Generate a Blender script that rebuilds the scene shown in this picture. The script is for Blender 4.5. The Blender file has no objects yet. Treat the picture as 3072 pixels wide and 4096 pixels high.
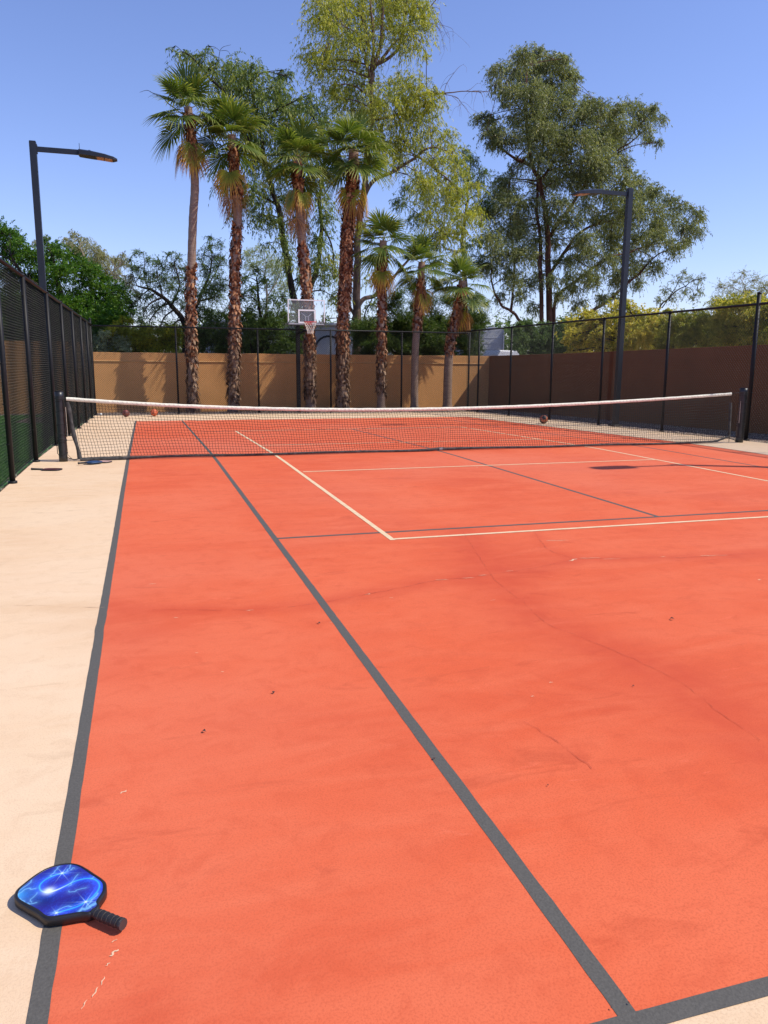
import bpy, math, random
import numpy as np
random.seed(7)
rng = np.random.default_rng(11)
sc = bpy.context.scene
C = sc.collection
PI = math.pi

# ------------------------------------------------------------------ camera frame (surveyed from the court markings)
CP = np.array([-5.1412, -13.2633, 1.5573])
YAW, PITCH, ROLL, FPX = .2942, .1875, .0077, 3131.0
_cy, _sy, _cp, _sp, _cr, _sr = math.cos(YAW), math.sin(YAW), math.cos(PITCH), math.sin(PITCH), math.cos(ROLL), math.sin(ROLL)
CF = np.array([_sy*_cp, _cy*_cp, -_sp]); _r = np.array([_cy, -_sy, 0.]); _u = np.cross(_r, CF)
CR = _cr*_r + _sr*_u; CU = -_sr*_r + _cr*_u
K = 3072/1659.

def gz(x, y):
    y = np.asarray(y, float)
    s = np.where(y < -1, 0, np.where(y > 1, y, (y+1)**2/4))
    return -0.0193*np.minimum(s, 19.0)

def ray(u, v):
    return (CF*FPX + CR*(u-1536) - CU*(v-2048))/FPX
def at(u, v, Y):           # survey picture units -> point on the vertical plane y = Y
    d = ray(u*K, v*K); return CP + d*(Y-CP[1])/d[1]
def atx(u, v, X):
    d = ray(u*K, v*K); return CP + d*(X-CP[0])/d[0]

# ------------------------------------------------------------------ materials
MATS = {}
def new_mat(name):
    m = bpy.data.materials.new(name); m.use_nodes = True; MATS[name] = m
    nt = m.node_tree; b = nt.nodes['Principled BSDF']
    return m, nt, b
def N(nt, t, **kw):
    n = nt.nodes.new(t)
    for k, v in kw.items(): setattr(n, k, v)
    return n
def ramp(nt, fac, stops, interp='LINEAR'):
    r = N(nt, 'ShaderNodeValToRGB'); r.color_ramp.interpolation = interp
    els = r.color_ramp.elements
    while len(els) < len(stops): els.new(.5)
    for e, (p, c) in zip(els, stops): e.position = p; e.color = (*c, 1)
    nt.links.new(fac, r.inputs[0]); return r.outputs[0]
def noise(nt, scale, detail=4, rough=.55, coord=None, vec=None, dist=0):
    n = N(nt, 'ShaderNodeTexNoise'); n.inputs['Scale'].default_value = scale
    n.inputs['Detail'].default_value = detail; n.inputs['Roughness'].default_value = rough
    n.inputs['Distortion'].default_value = dist
    if vec is None:
        g = N(nt, 'ShaderNodeNewGeometry'); vec = g.outputs['Position']
    nt.links.new(vec, n.inputs['Vector']); return n.outputs['Fac']
def mixc(nt, fac, a, b, mode='MIX'):
    m = N(nt, 'ShaderNodeMix', data_type='RGBA', blend_type=mode)
    for s, v in ((m.inputs['Factor'], fac), (m.inputs['A'], a), (m.inputs['B'], b)):
        if hasattr(v, 'links'): nt.links.new(v, s)
        elif isinstance(v, (int, float)): s.default_value = v
        else: s.default_value = (*v, 1)
    return m.outputs['Result']
def bump(nt, b, h, strength=.3, dist=.01):
    n = N(nt, 'ShaderNodeBump'); n.inputs['Strength'].default_value = strength; n.inputs['Distance'].default_value = dist
    nt.links.new(h, n.inputs['Height']); nt.links.new(n.outputs[0], b.inputs['Normal'])
def scaled(nt, s):
    g = N(nt, 'ShaderNodeNewGeometry'); m = N(nt, 'ShaderNodeVectorMath', operation='MULTIPLY')
    nt.links.new(g.outputs['Position'], m.inputs[0]); m.inputs[1].default_value = s; return m.outputs[0]
def simple(name, col, rough=.6, metal=0, var=.15, scale=20, bmp=0, spec=.5):
    m, nt, b = new_mat(name)
    f = noise(nt, scale)
    c0 = tuple(x*(1-var) for x in col); c1 = tuple(min(1, x*(1+var)) for x in col)
    nt.links.new(ramp(nt, f, [(.3, c0), (.7, c1)]), b.inputs['Base Color'])
    b.inputs['Roughness'].default_value = rough; b.inputs['Metallic'].default_value = metal
    b.inputs['Specular IOR Level'].default_value = spec
    if bmp: bump(nt, b, f, bmp)
    return m

def court_mat(name, dark, mid, light, stain_col, stain_amt, fadec):
    m, nt, b = new_mat(name)
    big = noise(nt, .55, 5, .6, dist=.4)
    med = noise(nt, 1.0, 6, .65, vec=scaled(nt, (1.1, 3.6, 1)), dist=.7)
    fine = noise(nt, 140, 3, .6); grit = noise(nt, 420, 2, .6)
    c = ramp(nt, big, [(.28, dark), (.5, mid), (.72, light)])
    sc_ = ramp(nt, med, [(.42, (0, 0, 0)), (.78, (1, 1, 1))])
    c = mixc(nt, sc_, c, light)
    streak = noise(nt, 1.0, 7, .7, vec=scaled(nt, (2.2, 9.0, 1)), dist=1.2)
    pale = ramp(nt, streak, [(.63, (0, 0, 0)), (.72, (.45, .45, .45))])
    c = mixc(nt, pale, c, tuple(min(1, x*1.08+.03) for x in light))
    darkst = ramp(nt, noise(nt, 1.0, 6, .65, vec=scaled(nt, (1.6, 5.0, 1)), dist=.9), [(.3, (.5, .5, .5)), (.4, (0, 0, 0))])
    c = mixc(nt, darkst, c, tuple(x*.8 for x in dark))
    c = mixc(nt, ramp(nt, fine, [(.36, (.34, .34, .34)), (.52, (0, 0, 0))]), c, tuple(x*.68 for x in dark))
    fade = ramp(nt, noise(nt, .22, 3, .5), [(.45, (0, 0, 0)), (.7, (.5, .5, .5))])
    c = mixc(nt, fade, c, fadec)
    mott = ramp(nt, noise(nt, 7, 6, .7, dist=.6), [(.35, (.28, .28, .28)), (.5, (0, 0, 0))])
    c = mixc(nt, mott, c, tuple(x*.88 for x in dark))
    a = N(nt, 'ShaderNodeAttribute', attribute_name='stain')
    mm = N(nt, 'ShaderNodeMath', operation='MULTIPLY'); nt.links.new(a.outputs['Fac'], mm.inputs[0])
    mn = N(nt, 'ShaderNodeMath', operation='MULTIPLY'); nt.links.new(noise(nt, 5, 5), mn.inputs[0]); mn.inputs[1].default_value = stain_amt*2
    nt.links.new(mn.outputs[0], mm.inputs[1])
    c = mixc(nt, mm.outputs[0], c, stain_col)
    nt.links.new(c, b.inputs['Base Color'])
    b.inputs['Roughness'].default_value = .85; b.inputs['Specular IOR Level'].default_value = .25
    h = mixc(nt, .45, fine, grit); bump(nt, b, h, .35, .004)
    return m
RED = court_mat('red_acrylic', (.61, .090, .033), (.69, .120, .043), (.735, .158, .067), (.54, .070, .028), .55, (.67, .185, .105))
CREAM = court_mat('cream_acrylic', (.68, .45, .265), (.75, .525, .32), (.78, .58, .38), (.62, .40, .22), .4, (.80, .60, .41))
GREYL = simple('grey_line_paint', (.094, .087, .074), .85, var=.16, scale=130, bmp=.25)
def _wear(m, col, scale=9, lo=.66, hi=.72):
    nt = m.node_tree; b = nt.nodes['Principled BSDF']; src = b.inputs['Base Color'].links[0].from_socket
    w = ramp(nt, noise(nt, scale, 8, .75), [(lo, (0, 0, 0)), (hi, (1, 1, 1))])
    nt.links.new(mixc(nt, w, src, col), b.inputs['Base Color'])
_wear(GREYL, (.55, .45, .35), 14, .68, .74)
CREAML = simple('cream_line_paint', (.74, .55, .33), .8, var=.1, scale=12)
_wear(CREAML, (.66, .2, .11), 18, .64, .72)
CHIP = simple('bare_cream_chip', (.72, .47, .29), .9, var=.1, scale=60)
CRACK = simple('crack_dark', (.36, .06, .03), .95, var=.3, scale=40)
CRACKC = simple('crack_pale', (.55, .38, .24), .95, var=.2, scale=40)
BLACKM = simple('black_painted_metal', (.010, .010, .011), .5, var=.3, scale=30, spec=.25)
VINYL = simple('black_vinyl_wire', (.009, .009, .009), .35, var=.2, scale=10, spec=.4)
LAMPM = simple('lamp_dark_bronze', (.022, .025, .033), .38, .3, var=.15, scale=8)
LENSM = simple('lamp_lens', (.55, .36, .22), .25, var=.1, scale=30)
NETCORD = simple('net_cord', (.012, .011, .011), .75, var=.3, scale=30)
PADF = simple('net_band_fabric', (.055, .052, .05), .85, var=.6, scale=14, bmp=.3)
TAPE = simple('net_white_tape', (.82, .81, .66), .8, var=.12, scale=18, bmp=.2)
_wear(TAPE, (.5, .42, .34), 26, .70, .78)
STITCH = simple('tape_lacing', (.40, .33, .27), .9, var=.3)
TURF_G = simple('lawn_soil', (.05, .15, .03), .95, var=.4, scale=25, bmp=.4)

def wall_mat(name, base):
    m, nt, b = new_mat(name)
    f = noise(nt, .8, 6, .6); g = noise(nt, 90, 3, .6)
    c = ramp(nt, f, [(.25, tuple(x*.88 for x in base)), (.75, tuple(x*1.1 for x in base))])
    st = ramp(nt, noise(nt, 1, 5, .6, vec=scaled(nt, (2.5, 2.5, .35))), [(.5, (0, 0, 0)), (.8, (.35, .35, .35))])
    c = mixc(nt, st, c, tuple(x*.72 for x in base))
    nt.links.new(c, b.inputs['Base Color']); b.inputs['Roughness'].default_value = .92
    b.inputs['Specular IOR Level'].default_value = .2
    bump(nt, b, g, .5, .012); return m
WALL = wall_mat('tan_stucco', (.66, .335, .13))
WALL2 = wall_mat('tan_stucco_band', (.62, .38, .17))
WALLR = wall_mat('shade_dark_stucco', (.20, .078, .031))  # base colour darkened to put the right wall's shade into it
HOUSEW = wall_mat('pale_grey_stucco', (.42, .44, .47))
SHEDW = wall_mat('white_siding_shaded', (.42, .44, .48))  # white siding greyed down, tree shade on the shed held in the colour
ROOFM = simple('pale_roof', (.5, .5, .5), .6)

def leaf_mat(name, stops, rough=.45, transl=.35, spec=.4):
    m, nt, b = new_mat(name)
    a = N(nt, 'ShaderNodeAttribute', attribute_name='tint')
    col = ramp(nt, a.outputs['Fac'], stops)
    nt.links.new(col, b.inputs['Base Color']); b.inputs['Roughness'].default_value = rough
    b.inputs['Specular IOR Level'].default_value = spec
    t = N(nt, 'ShaderNodeBsdfTranslucent'); mx = N(nt, 'ShaderNodeMixShader'); mx.inputs[0].default_value = transl
    tc = mixc(nt, 1.0, col, (1.5, 1.5, .7), 'MULTIPLY'); nt.links.new(tc, t.inputs['Color'])
    nt.links.new(b.outputs[0], mx.inputs[1]); nt.links.new(t.outputs[0], mx.inputs[2])
    out = [n for n in nt.nodes if n.type == 'OUTPUT_MATERIAL'][0]
    nt.links.new(mx.outputs[0], out.inputs['Surface']); return m
L_EUC_Y = leaf_mat('leaf_yellow_green', [(0, (.08, .11, .025)), (.35, (.25, .29, .05)), (.7, (.5, .5, .08)), (1, (.66, .6, .14))], rough=.45, spec=.35, transl=.42)
L_EUC_M = leaf_mat('leaf_mid_green', [(0, (.045, .08, .028)), (.45, (.13, .19, .05)), (.8, (.28, .34, .08)), (1, (.46, .46, .12))], rough=.42, spec=.4, transl=.42)
L_EUC_G = leaf_mat('leaf_grey_green', [(0, (.06, .08, .035)), (.45, (.18, .21, .085)), (.85, (.34, .36, .17)), (1, (.5, .47, .24))], rough=.42, spec=.4, transl=.42)
L_BRIGHT = leaf_mat('leaf_bright_green', [(0, (.02, .07, .006)), (.5, (.06, .16, .012)), (1, (.19, .32, .02))])
L_PALE = leaf_mat('leaf_pale_olive', [(0, (.15, .17, .08)), (.5, (.3, .31, .15)), (1, (.46, .42, .22))])
L_MESQ = leaf_mat('leaf_mesquite', [(0, (.06, .11, .04)), (.5, (.12, .19, .07)), (1, (.22, .29, .10))], transl=.45)
L_DARK = leaf_mat('leaf_dark_green', [(0, (.03, .06, .02)), (.6, (.075, .13, .035)), (1, (.17, .24, .06))], transl=.45)
L_CYP = leaf_mat('leaf_juniper', [(0, (.025, .06, .012)), (.6, (.075, .13, .025)), (1, (.2, .24, .05))], transl=.4)
L_YELLOW = leaf_mat('leaf_yellow_blossom', transl=.5, stops=[(0, (.08, .11, .02)), (.3, (.24, .28, .04)), (.55, (.52, .46, .09)), (1, (.80, .66, .17))])
L_LIME = leaf_mat('leaf_lime', [(0, (.12, .16, .02)), (.5, (.30, .33, .03)), (1, (.55, .5, .06))], transl=.5)
L_GREY = leaf_mat('leaf_silver_shrub', [(0, (.15, .19, .11)), (.5, (.32, .37, .23)), (1, (.5, .55, .38))], transl=.45)
FROND = leaf_mat('frond_green', [(0, (.035, .075, .012)), (.4, (.085, .13, .022)), (.75, (.25, .29, .055)), (1, (.46, .43, .16))], rough=.42, transl=.35, spec=.35)
FROND_Y = leaf_mat('frond_yellowing', [(0, (.14, .2, .025)), (.4, (.36, .36, .04)), (.7, (.6, .34, .05)), (1, (.48, .2, .07))], rough=.5)
FROND_D = leaf_mat('frond_dead', [(0, (.13, .055, .025)), (.5, (.33, .15, .06)), (1, (.52, .31, .16))], rough=.8, transl=.15, spec=.1)
BOOT = leaf_mat('palm_boots', [(0, (.03, .012, .008)), (.3, (.12, .042, .022)), (.6, (.28, .115, .055)), (.85, (.5, .27, .14)), (1, (.7, .46, .28))], rough=.8, transl=.0, spec=.15)
BOOTG = leaf_mat('palm_boots_weathered', [(0, (.05, .03, .022)), (.4, (.17, .10, .065)), (.8, (.34, .22, .14)), (1, (.5, .36, .24))], rough=.85, transl=.0, spec=.1)
def bark(name, a, b_, scale=(14, 14, 3)):
    m, nt, b = new_mat(name)
    f = noise(nt, 1, 7, .65, vec=scaled(nt, scale), dist=.6)
    nt.links.new(ramp(nt, f, [(.3, a), (.7, b_)]), b.inputs['Base Color']); b.inputs['Roughness'].default_value = .9
    b.inputs['Specular IOR Level'].default_value = .2
    bump(nt, b, f, .8, .03); return m
PTRUNK = bark('palm_trunk_smooth', (.20, .13, .095), (.36, .26, .20), (5, 5, 22))
BARK_E = bark('eucalyptus_bark', (.085, .05, .038), (.25, .17, .13), (8, 8, 2))
BARK_R = bark('reddish_bark', (.06, .028, .02), (.17, .085, .06), (9, 9, 2))
BARK_D = bark('dark_bark', (.018, .014, .012), (.06, .048, .04), (9, 9, 2))
BARK_P = bark('pale_twig', (.2, .16, .13), (.38, .32, .26), (9, 9, 3))

# ------------------------------------------------------------------ mesh helpers
def link(name, verts, faces, mat, parent=None, smooth=False, tint=None, loc=None):
    me = bpy.data.meshes.new(name)
    if isinstance(verts, np.ndarray):
        nv = len(verts); fs = faces
        me.vertices.add(nv); me.vertices.foreach_set('co', verts.astype(np.float32).ravel())
        k = fs.shape[1]; me.loops.add(fs.size); me.loops.foreach_set('vertex_index', fs.astype(np.int32).ravel())
        me.polygons.add(len(fs)); me.polygons.foreach_set('loop_start', np.arange(len(fs), dtype=np.int32)*k)
        me.polygons.foreach_set('loop_total', np.full(len(fs), k, np.int32))
    else:
        me.from_pydata(verts, [], faces)
    if tint is not None:
        a = me.attributes.new('tint', 'FLOAT', 'FACE'); a.data.foreach_set('value', np.asarray(tint, np.float32))
    me.update(calc_edges=True)
    if smooth: me.polygons.foreach_set('use_smooth', np.ones(len(me.polygons), bool))
    me.materials.append(mat)
    o = bpy.data.objects.new(name, me); C.objects.link(o)
    if parent: o.parent = parent
    if loc is not None: o.location = loc
    return o
class MB:
    def __init__(s): s.v = []; s.f = []
    def add(s, v, f):
        n = len(s.v); s.v += [tuple(map(float, p)) for p in v]; s.f += [tuple(i+n for i in q) for q in f]
    def box(s, c, d, rz=0, bev=0):
        x, y, z = d[0]/2, d[1]/2, d[2]/2; ca, sa = math.cos(rz), math.sin(rz)
        if bev:
            pts = []
            for sz, ins in ((-z, bev), (-z+bev, 0), (z-bev, 0), (z, bev)):
                for (px, py) in ((-x+ins, -y+ins), (x-ins, -y+ins), (x-ins, y-ins), (-x+ins, y-ins)): pts.append((px, py, sz))
            f = [(3, 2, 1, 0), (12, 13, 14, 15)]
            for k in range(3):
                for j in range(4): f.append((k*4+j, k*4+(j+1) % 4, k*4+4+(j+1) % 4, k*4+4+j))
        else:
            pts = [(i*x, j*y, k*z) for k in (-1, 1) for j in (-1, 1) for i in (-1, 1)]
            f = [(0, 2, 3, 1), (4, 5, 7, 6), (0, 1, 5, 4), (2, 6, 7, 3), (0, 4, 6, 2), (1, 3, 7, 5)]
        s.add([(c[0]+p[0]*ca-p[1]*sa, c[1]+p[0]*sa+p[1]*ca, c[2]+p[2]) for p in pts], f)
    def tube(s, pts, r, n=8, cap=True):
        v, f = tube_np(np.array(pts, float), r, n)
        s.add(v.tolist(), [tuple(q) for q in f.tolist()])
        if cap:
            m = len(s.v); k = len(v)
            s.f.append(tuple(range(m-k, m-k+n))[::-1]); s.f.append(tuple(range(m-n, m)))
    def bar(s, a, b, w, h, up=(0, 0, 1)):
        a = np.array(a, float); b = np.array(b, float); d = b-a; d /= np.linalg.norm(d)
        x = np.cross(d, up); 
        if np.linalg.norm(x) < 1e-6: x = np.array([1., 0, 0])
        x /= np.linalg.norm(x); y = np.cross(x, d)
        P = [p + i*x*w/2 + j*y*h/2 for p in (a, b) for i, j in ((-1, -1), (1, -1), (1, 1), (-1, 1))]
        s.add(P, [(3, 2, 1, 0), (4, 5, 6, 7), (0, 1, 5, 4), (1, 2, 6, 5), (2, 3, 7, 6), (3, 0, 4, 7)])
    def build(s, name, mat, parent=None, smooth=False, loc=None):
        if loc is not None: s.v = [(p[0]-loc[0], p[1]-loc[1], p[2]-loc[2]) for p in s.v] if parent is None else s.v
        return link(name, s.v, s.f, mat, parent, smooth)

def frames(P):
    d = np.gradient(P, axis=0); d /= np.maximum(np.linalg.norm(d, axis=1, keepdims=True), 1e-9)
    ref = np.array([0.31, .95, .05]) if abs(d[:, 1]).mean() < .8 else np.array([1., 0.1, 0])
    x = np.cross(d, ref); x /= np.maximum(np.linalg.norm(x, axis=1, keepdims=True), 1e-9)
    return d, x, np.cross(d, x)
def tube_np(P, r, n=6):
    P = np.asarray(P, float); r = np.broadcast_to(np.asarray(r, float), (len(P),))
    d, x, y = frames(P); a = np.arange(n)*2*PI/n
    V = P[:, None] + r[:, None, None]*(np.cos(a)[None, :, None]*x[:, None] + np.sin(a)[None, :, None]*y[:, None])
    i = np.arange(len(P)-1)[:, None]*n; j = np.arange(n)[None]; k = (j+1) % n
    F = np.stack([i+j, i+k, i+n+k, i+n+j], -1).reshape(-1, 4)
    return V.reshape(-1, 3), F
def smooth_line(P, m=6):
    P = np.asarray(P, float)
    if len(P) < 3: return np.array([P[0]+(P[-1]-P[0])*t for t in np.linspace(0, 1, m+1)])
    Q = np.vstack([2*P[0]-P[1], P, 2*P[-1]-P[-2]]); out = []
    for i in range(1, len(Q)-2):
        for t in np.arange(m)/m:
            out.append(.5*((2*Q[i])+(-Q[i-1]+Q[i+1])*t+(2*Q[i-1]-5*Q[i]+4*Q[i+1]-Q[i+2])*t*t+(-Q[i-1]+3*Q[i]-3*Q[i+1]+Q[i+2])*t**3))
    out.append(P[-1]); return np.array(out)
class NB:                                    # numpy quad batch
    def __init__(s): s.V = []; s.F = []; s.T = []; s.n = 0
    def add(s, V, F, t=None):
        s.V.append(V); s.F.append(F+s.n); s.n += len(V)
        s.T.append(np.full(len(F), .5) if t is None else t)
    def build(s, name, mat, parent=None, smooth=False, tint=True):
        return link(name, np.concatenate(s.V), np.concatenate(s.F), mat, parent, smooth, np.concatenate(s.T) if tint else None)

def empty(name, loc, label=None, cat=None, group=None):
    o = bpy.data.objects.new(name, None); C.objects.link(o); o.location = loc; o.empty_display_size = .2
    if label: o['label'] = label
    if cat: o['category'] = cat
    if group: o['group'] = group
    return o
def tag(o, label=None, cat=None, group=None, kind=None):
    for k, v in (('label', label), ('category', cat), ('group', group), ('kind', kind)):
        if v: o[k] = v
    return o
def settle(root):                            # children were built in world space: cancel the empty's offset
    for o in bpy.data.objects:
        if o.parent == root: o.location = tuple(np.array(o.location)-np.array(root.location))

# ------------------------------------------------------------------ setting: ground, slab, court
CR1 = [(0, 1311), (75, 1308), (150, 1312), (235, 1312), (330, 1318), (440, 1319), (540, 1318), (620, 1312), (690, 1304), (790, 1285), (860, 1272), (945, 1254), (1000, 1250), (1050, 1243), (1130, 1232), (1225, 1213), (1245, 1208), (1360, 1206), (1480, 1205), (1560, 1200), (1640, 1196)]
CR2 = [(1000, 1150), (1040, 1210), (1070, 1255), (1130, 1300), (1175, 1345), (1240, 1372), (1370, 1425), (1480, 1480), (1560, 1545), (1659, 1610)]
CR3 = [(1155, 1150), (1180, 1185), (1210, 1198), (1245, 1210)]
CR4 = [(1130, 1560), (1200, 1600), (1290, 1670)]
def gpt(u, v, h=0.0):
    d = ray(u*K, v*K); t = (h-CP[2])/d[2]; return CP+d*t
def line_w(L): return np.array([gpt(u, v)[:2] for u, v in L])
def dist_poly(X, Y, L):
    D = np.full(X.shape, 99.)
    for a, b in zip(L[:-1], L[1:]):
        ab = b-a; t = np.clip(((X-a[0])*ab[0]+(Y-a[1])*ab[1])/(ab@ab), 0, 1)
        D = np.minimum(D, np.hypot(X-a[0]-t*ab[0], Y-a[1]-t*ab[1]))
    return D
WCR1, WCR2, WCR3, WCR4 = map(line_w, (CR1, CR2, CR3, CR4))
def sheet(name, x0, x1, y0, y1, h, mat, dx=.25, dy=.25, stain=False, wob=0):
    xs = np.linspace(x0, x1, max(2, int(round((x1-x0)/dx))+1)); ys = np.linspace(y0, y1, max(2, int(round((y1-y0)/dy))+1))
    X, Y = np.meshgrid(xs, ys)
    V = np.stack([X, Y, gz(X, Y)+h], -1).reshape(-1, 3)
    n = len(xs); i = (np.arange(len(ys)-1)[:, None]*n+np.arange(n-1)[None]).reshape(-1)
    F = np.stack([i, i+1, i+n+1, i+n], -1)
    o = link(name, V, F, mat)
    if stain:
        s = np.exp(-(dist_poly(X, Y, WCR1)/.13)**2)*.9 + np.exp(-(dist_poly(X, Y, WCR2)/.15)**2)*.6 + np.exp(-(dist_poly(X, Y, WCR2)/.38)**2)*.6 \
            + np.exp(-(dist_poly(X, Y, WCR3)/.06)**2)*.6 + np.exp(-(dist_poly(X, Y, WCR4)/.06)**2)*.4
        a = o.data.attributes.new('stain', 'FLOAT', 'POINT'); a.data.foreach_set('value', np.clip(s, 0, 1).astype(np.float32).ravel())
    return o
# ground to the horizon
dirt = simple('desert_soil', (.20, .14, .10), .95, var=.3, scale=3, bmp=.5)
rad = [0, 5, 10, 15, 20, 30, 60, 150, 500, 3000]; V = [(0, 0, -.05)]; F = []
for r_ in rad[1:]:
    for k in range(32):
        a = 2*PI*k/32; x, y = r_*math.cos(a), r_*math.sin(a); V.append((x, y, float(gz(x, y))-.06))
for k in range(32): F.append((0, 1+k, 1+(k+1) % 32))
for j in range(len(rad)-2):
    for k in range(32): F.append((1+j*32+k, 1+j*32+32+k, 1+j*32+32+(k+1) % 32, 1+j*32+(k+1) % 32))
tag(link('ground', V, F, dirt), kind='structure')
tag(sheet('court_pavement', -6.87, 7.12, -20, 15.85, .0, CREAM, stain=True, dx=.12, dy=.12), kind='structure')
tag(sheet('court_surface', -5.46, 5.47, -11.88, 11.9, .001, RED, stain=True, dx=.1, dy=.1), kind='structure')
# curb edge of slab under the left fence
# painted lines: one mesh of thin strips per colour
def strip(nb, a, b, w, h, wob=.0, jog=None):
    a = np.array(a, float); b = np.array(b, float); L = np.linalg.norm(b-a); n = max(2, int(L/.07))
    d = (b-a)/L; s = np.array([-d[1], d[0]]); t = np.linspace(0, L, n)
    P = a+d*t[:, None]; 
    if jog is not None:
        jj = jog(P); P = P + s*jj[:, None]
    w1 = w/2+rng.normal(0, wob, n); w2 = w/2+rng.normal(0, wob, n)
    A = P+s*w1[:, None]; B = P-s*w2[:, None]
    Vv = np.concatenate([A, B]); Z = gz(Vv[:, 0], Vv[:, 1])+h
    Vv = np.column_stack([Vv, Z]); i = np.arange(n-1)
    nb.add(Vv, np.stack([i, i+n, i+n+1, i+1], -1))
def jogA(P): return .005*np.exp(-((P[:, 1]+8.55)/.10)**2) + .0012*np.sin(P[:, 1]*1.3)
g1 = NB()
strip(g1, (-5.46, -11.88), (-5.46, 11.9), .05, .002, .0007, jogA)
strip(g1, (-4.085, -11.86), (-4.09, 11.85), .052, .002, .0007)
strip(g1, (-5.435, -11.885), (5.6, -11.885), .052, .0026, .0007)
strip(g1, (-4.06, -6.40), (4.1, -6.385), .048, .0026, .0007)
strip(g1, (-.055, -6.37), (-.05, 6.4), .048, .002, .0007)
strip(g1, (-4.06, 6.40), (4.1, 6.4), .048, .0026, .0007)
strip(g1, (4.10, -11.86), (4.115, 11.85), .048, .002, .0007)
strip(g1, (5.49, -11.88), (5.46, 11.9), .045, .002, .0007)
tag(g1.build('grey_court_lines', GREYL, tint=False), kind='structure')
g2 = NB()
strip(g2, (-3.075, -6.73), (-3.03, 6.5), .05, .0033, .0006)
strip(g2, (3.04, -6.72), (3.04, 6.62), .05, .0033, .0006)
strip(g2, (-3.05, -6.695), (3.03, -6.69), .05, .0039, .0006)
strip(g2, (-3.0, 6.52), (3.03, 6.6), .05, .0039, .0006)
strip(g2, (-3.0, -2.13), (3.03, -2.03), .05, .0039, .0006)
strip(g2, (-3.0, 2.1), (3.03, 2.07), .05, .0039, .0006)
tag(g2.build('cream_court_lines', CREAML, tint=False), kind='structure')
# cracks and paint chips
def crack(nb, L, w, h, step=.03, amp=.012):
    P = smooth_line(np.column_stack([L, np.zeros(len(L))]), 2)[:, :2]
    pts = []
    for a, b in zip(P[:-1], P[1:]):
        n = max(1, int(np.linalg.norm(b-a)/step))
        for t in range(n): pts.append(a+(b-a)*t/n)
    P = np.array(pts); P += rng.normal(0, amp*.3, P.shape)+amp*np.column_stack([np.zeros(len(P)), np.cumsum(rng.normal(0, .25, len(P)))*.0+np.sin(np.arange(len(P))*.9)*.4])
    d = np.gradient(P, axis=0); d /= np.linalg.norm(d, axis=1, keepdims=True); s = np.column_stack([-d[:, 1], d[:, 0]])
    ww = w*np.clip(rng.normal(.5, .3, len(P)), .1, 1.1)[:, None]/2
    Vv = np.concatenate([P+s*ww, P-s*ww]); n = len(P)
    Vv = np.column_stack([Vv, gz(Vv[:, 0], Vv[:, 1])+h]); i = np.arange(n-1)
    keep = rng.random(n-1) < .93
    nb.add(Vv, np.stack([i, i+n, i+n+1, i+1], -1)[keep])
ck = NB(); crack(ck, WCR1[WCR1[:, 0] > -5.4], .0045, .0048); crack(ck, WCR2, .0025, .0048); crack(ck, WCR3, .004, .0048); crack(ck, WCR4, .003, .0048)
tag(ck.build('court_cracks', CRACK, tint=False), kind='structure')
ck = NB(); crack(ck, WCR1[WCR1[:, 0] < -5.3], .005, .0025)
tag(ck.build('pavement_crack', CRACKC, tint=False), kind='structure')
chips = MB()
def chip(u, v, L, w, ang=0.0):
    p = gpt(u, v); n = 9; top = []; bot = []
    for k in range(n):
        t = k/(n-1)-.5; e = math.sqrt(max(0.02, 1-(2*t)**2))*(.55+.6*random.random())
        x = t*L; y = .25*w*math.sin(t*9+u)
        top.append((x, y+w*e*.36)); bot.append((x, y-w*e*.36*random.uniform(.4, 1.1)))
    ca, sa = math.cos(ang), math.sin(ang)
    P = [(p[0]+x*ca-y*sa, p[1]+x*sa+y*ca, .0030) for x, y in top+bot[::-1]]
    chips.add(P, [tuple(range(len(P)))[::-1]])
for c_ in [(955, 1253, .10, .018, -.1), (1012, 1249, .09, .014, -.1), (1043, 1243, .07, .012, -.1), (1238, 1210, .12, .028, .5), (1275, 1206, .18, .018, -.2), (1322, 1208, .16, .01, -.2),
           (1530, 1201, .14, .014, -.25), (1556, 1200, .14, .012, -.25), (1100, 1234, .07, .01, 0), (795, 1284, .05, .014, .4), (540, 1319, .05, .010, 0), (1432, 1203, .05, .01, 0),
           (246, 2060, .03, .013, .8), (233, 2085, .014, .007, .8), (222, 2121, .03, .006, 1.3), (206, 2145, .034, .006, 1.2), (182, 2172, .03, .005, 1.2), (247, 2034, .018, .005, .5),
           (425, 1411, .016, .01, 0), (380, 1335, .03, .012, 0), (715, 1345, .02, .008, 0), (1150, 1505, .02, .009, 0), (845, 1292, .03, .01, 0), (1205, 1168, .22, .02, -.2), (1640, 1253, .03, .02, 0),
           (1065, 1297, .05, .004, .3), (1190, 1475, .02, .01, 0), (330, 1262, .05, .012, 0), (267, 1712, .03, .012, .6), (1030, 1010, .05, .02, 0), (480, 1452, .016, .01, 0),
           (1437, 939+0, .1, .02, 0), (1545, 939, .1, .02, 0)][:31]:
    chip(*c_)
tag(chips.build('paint_chips', CHIP), kind='structure')

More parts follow.
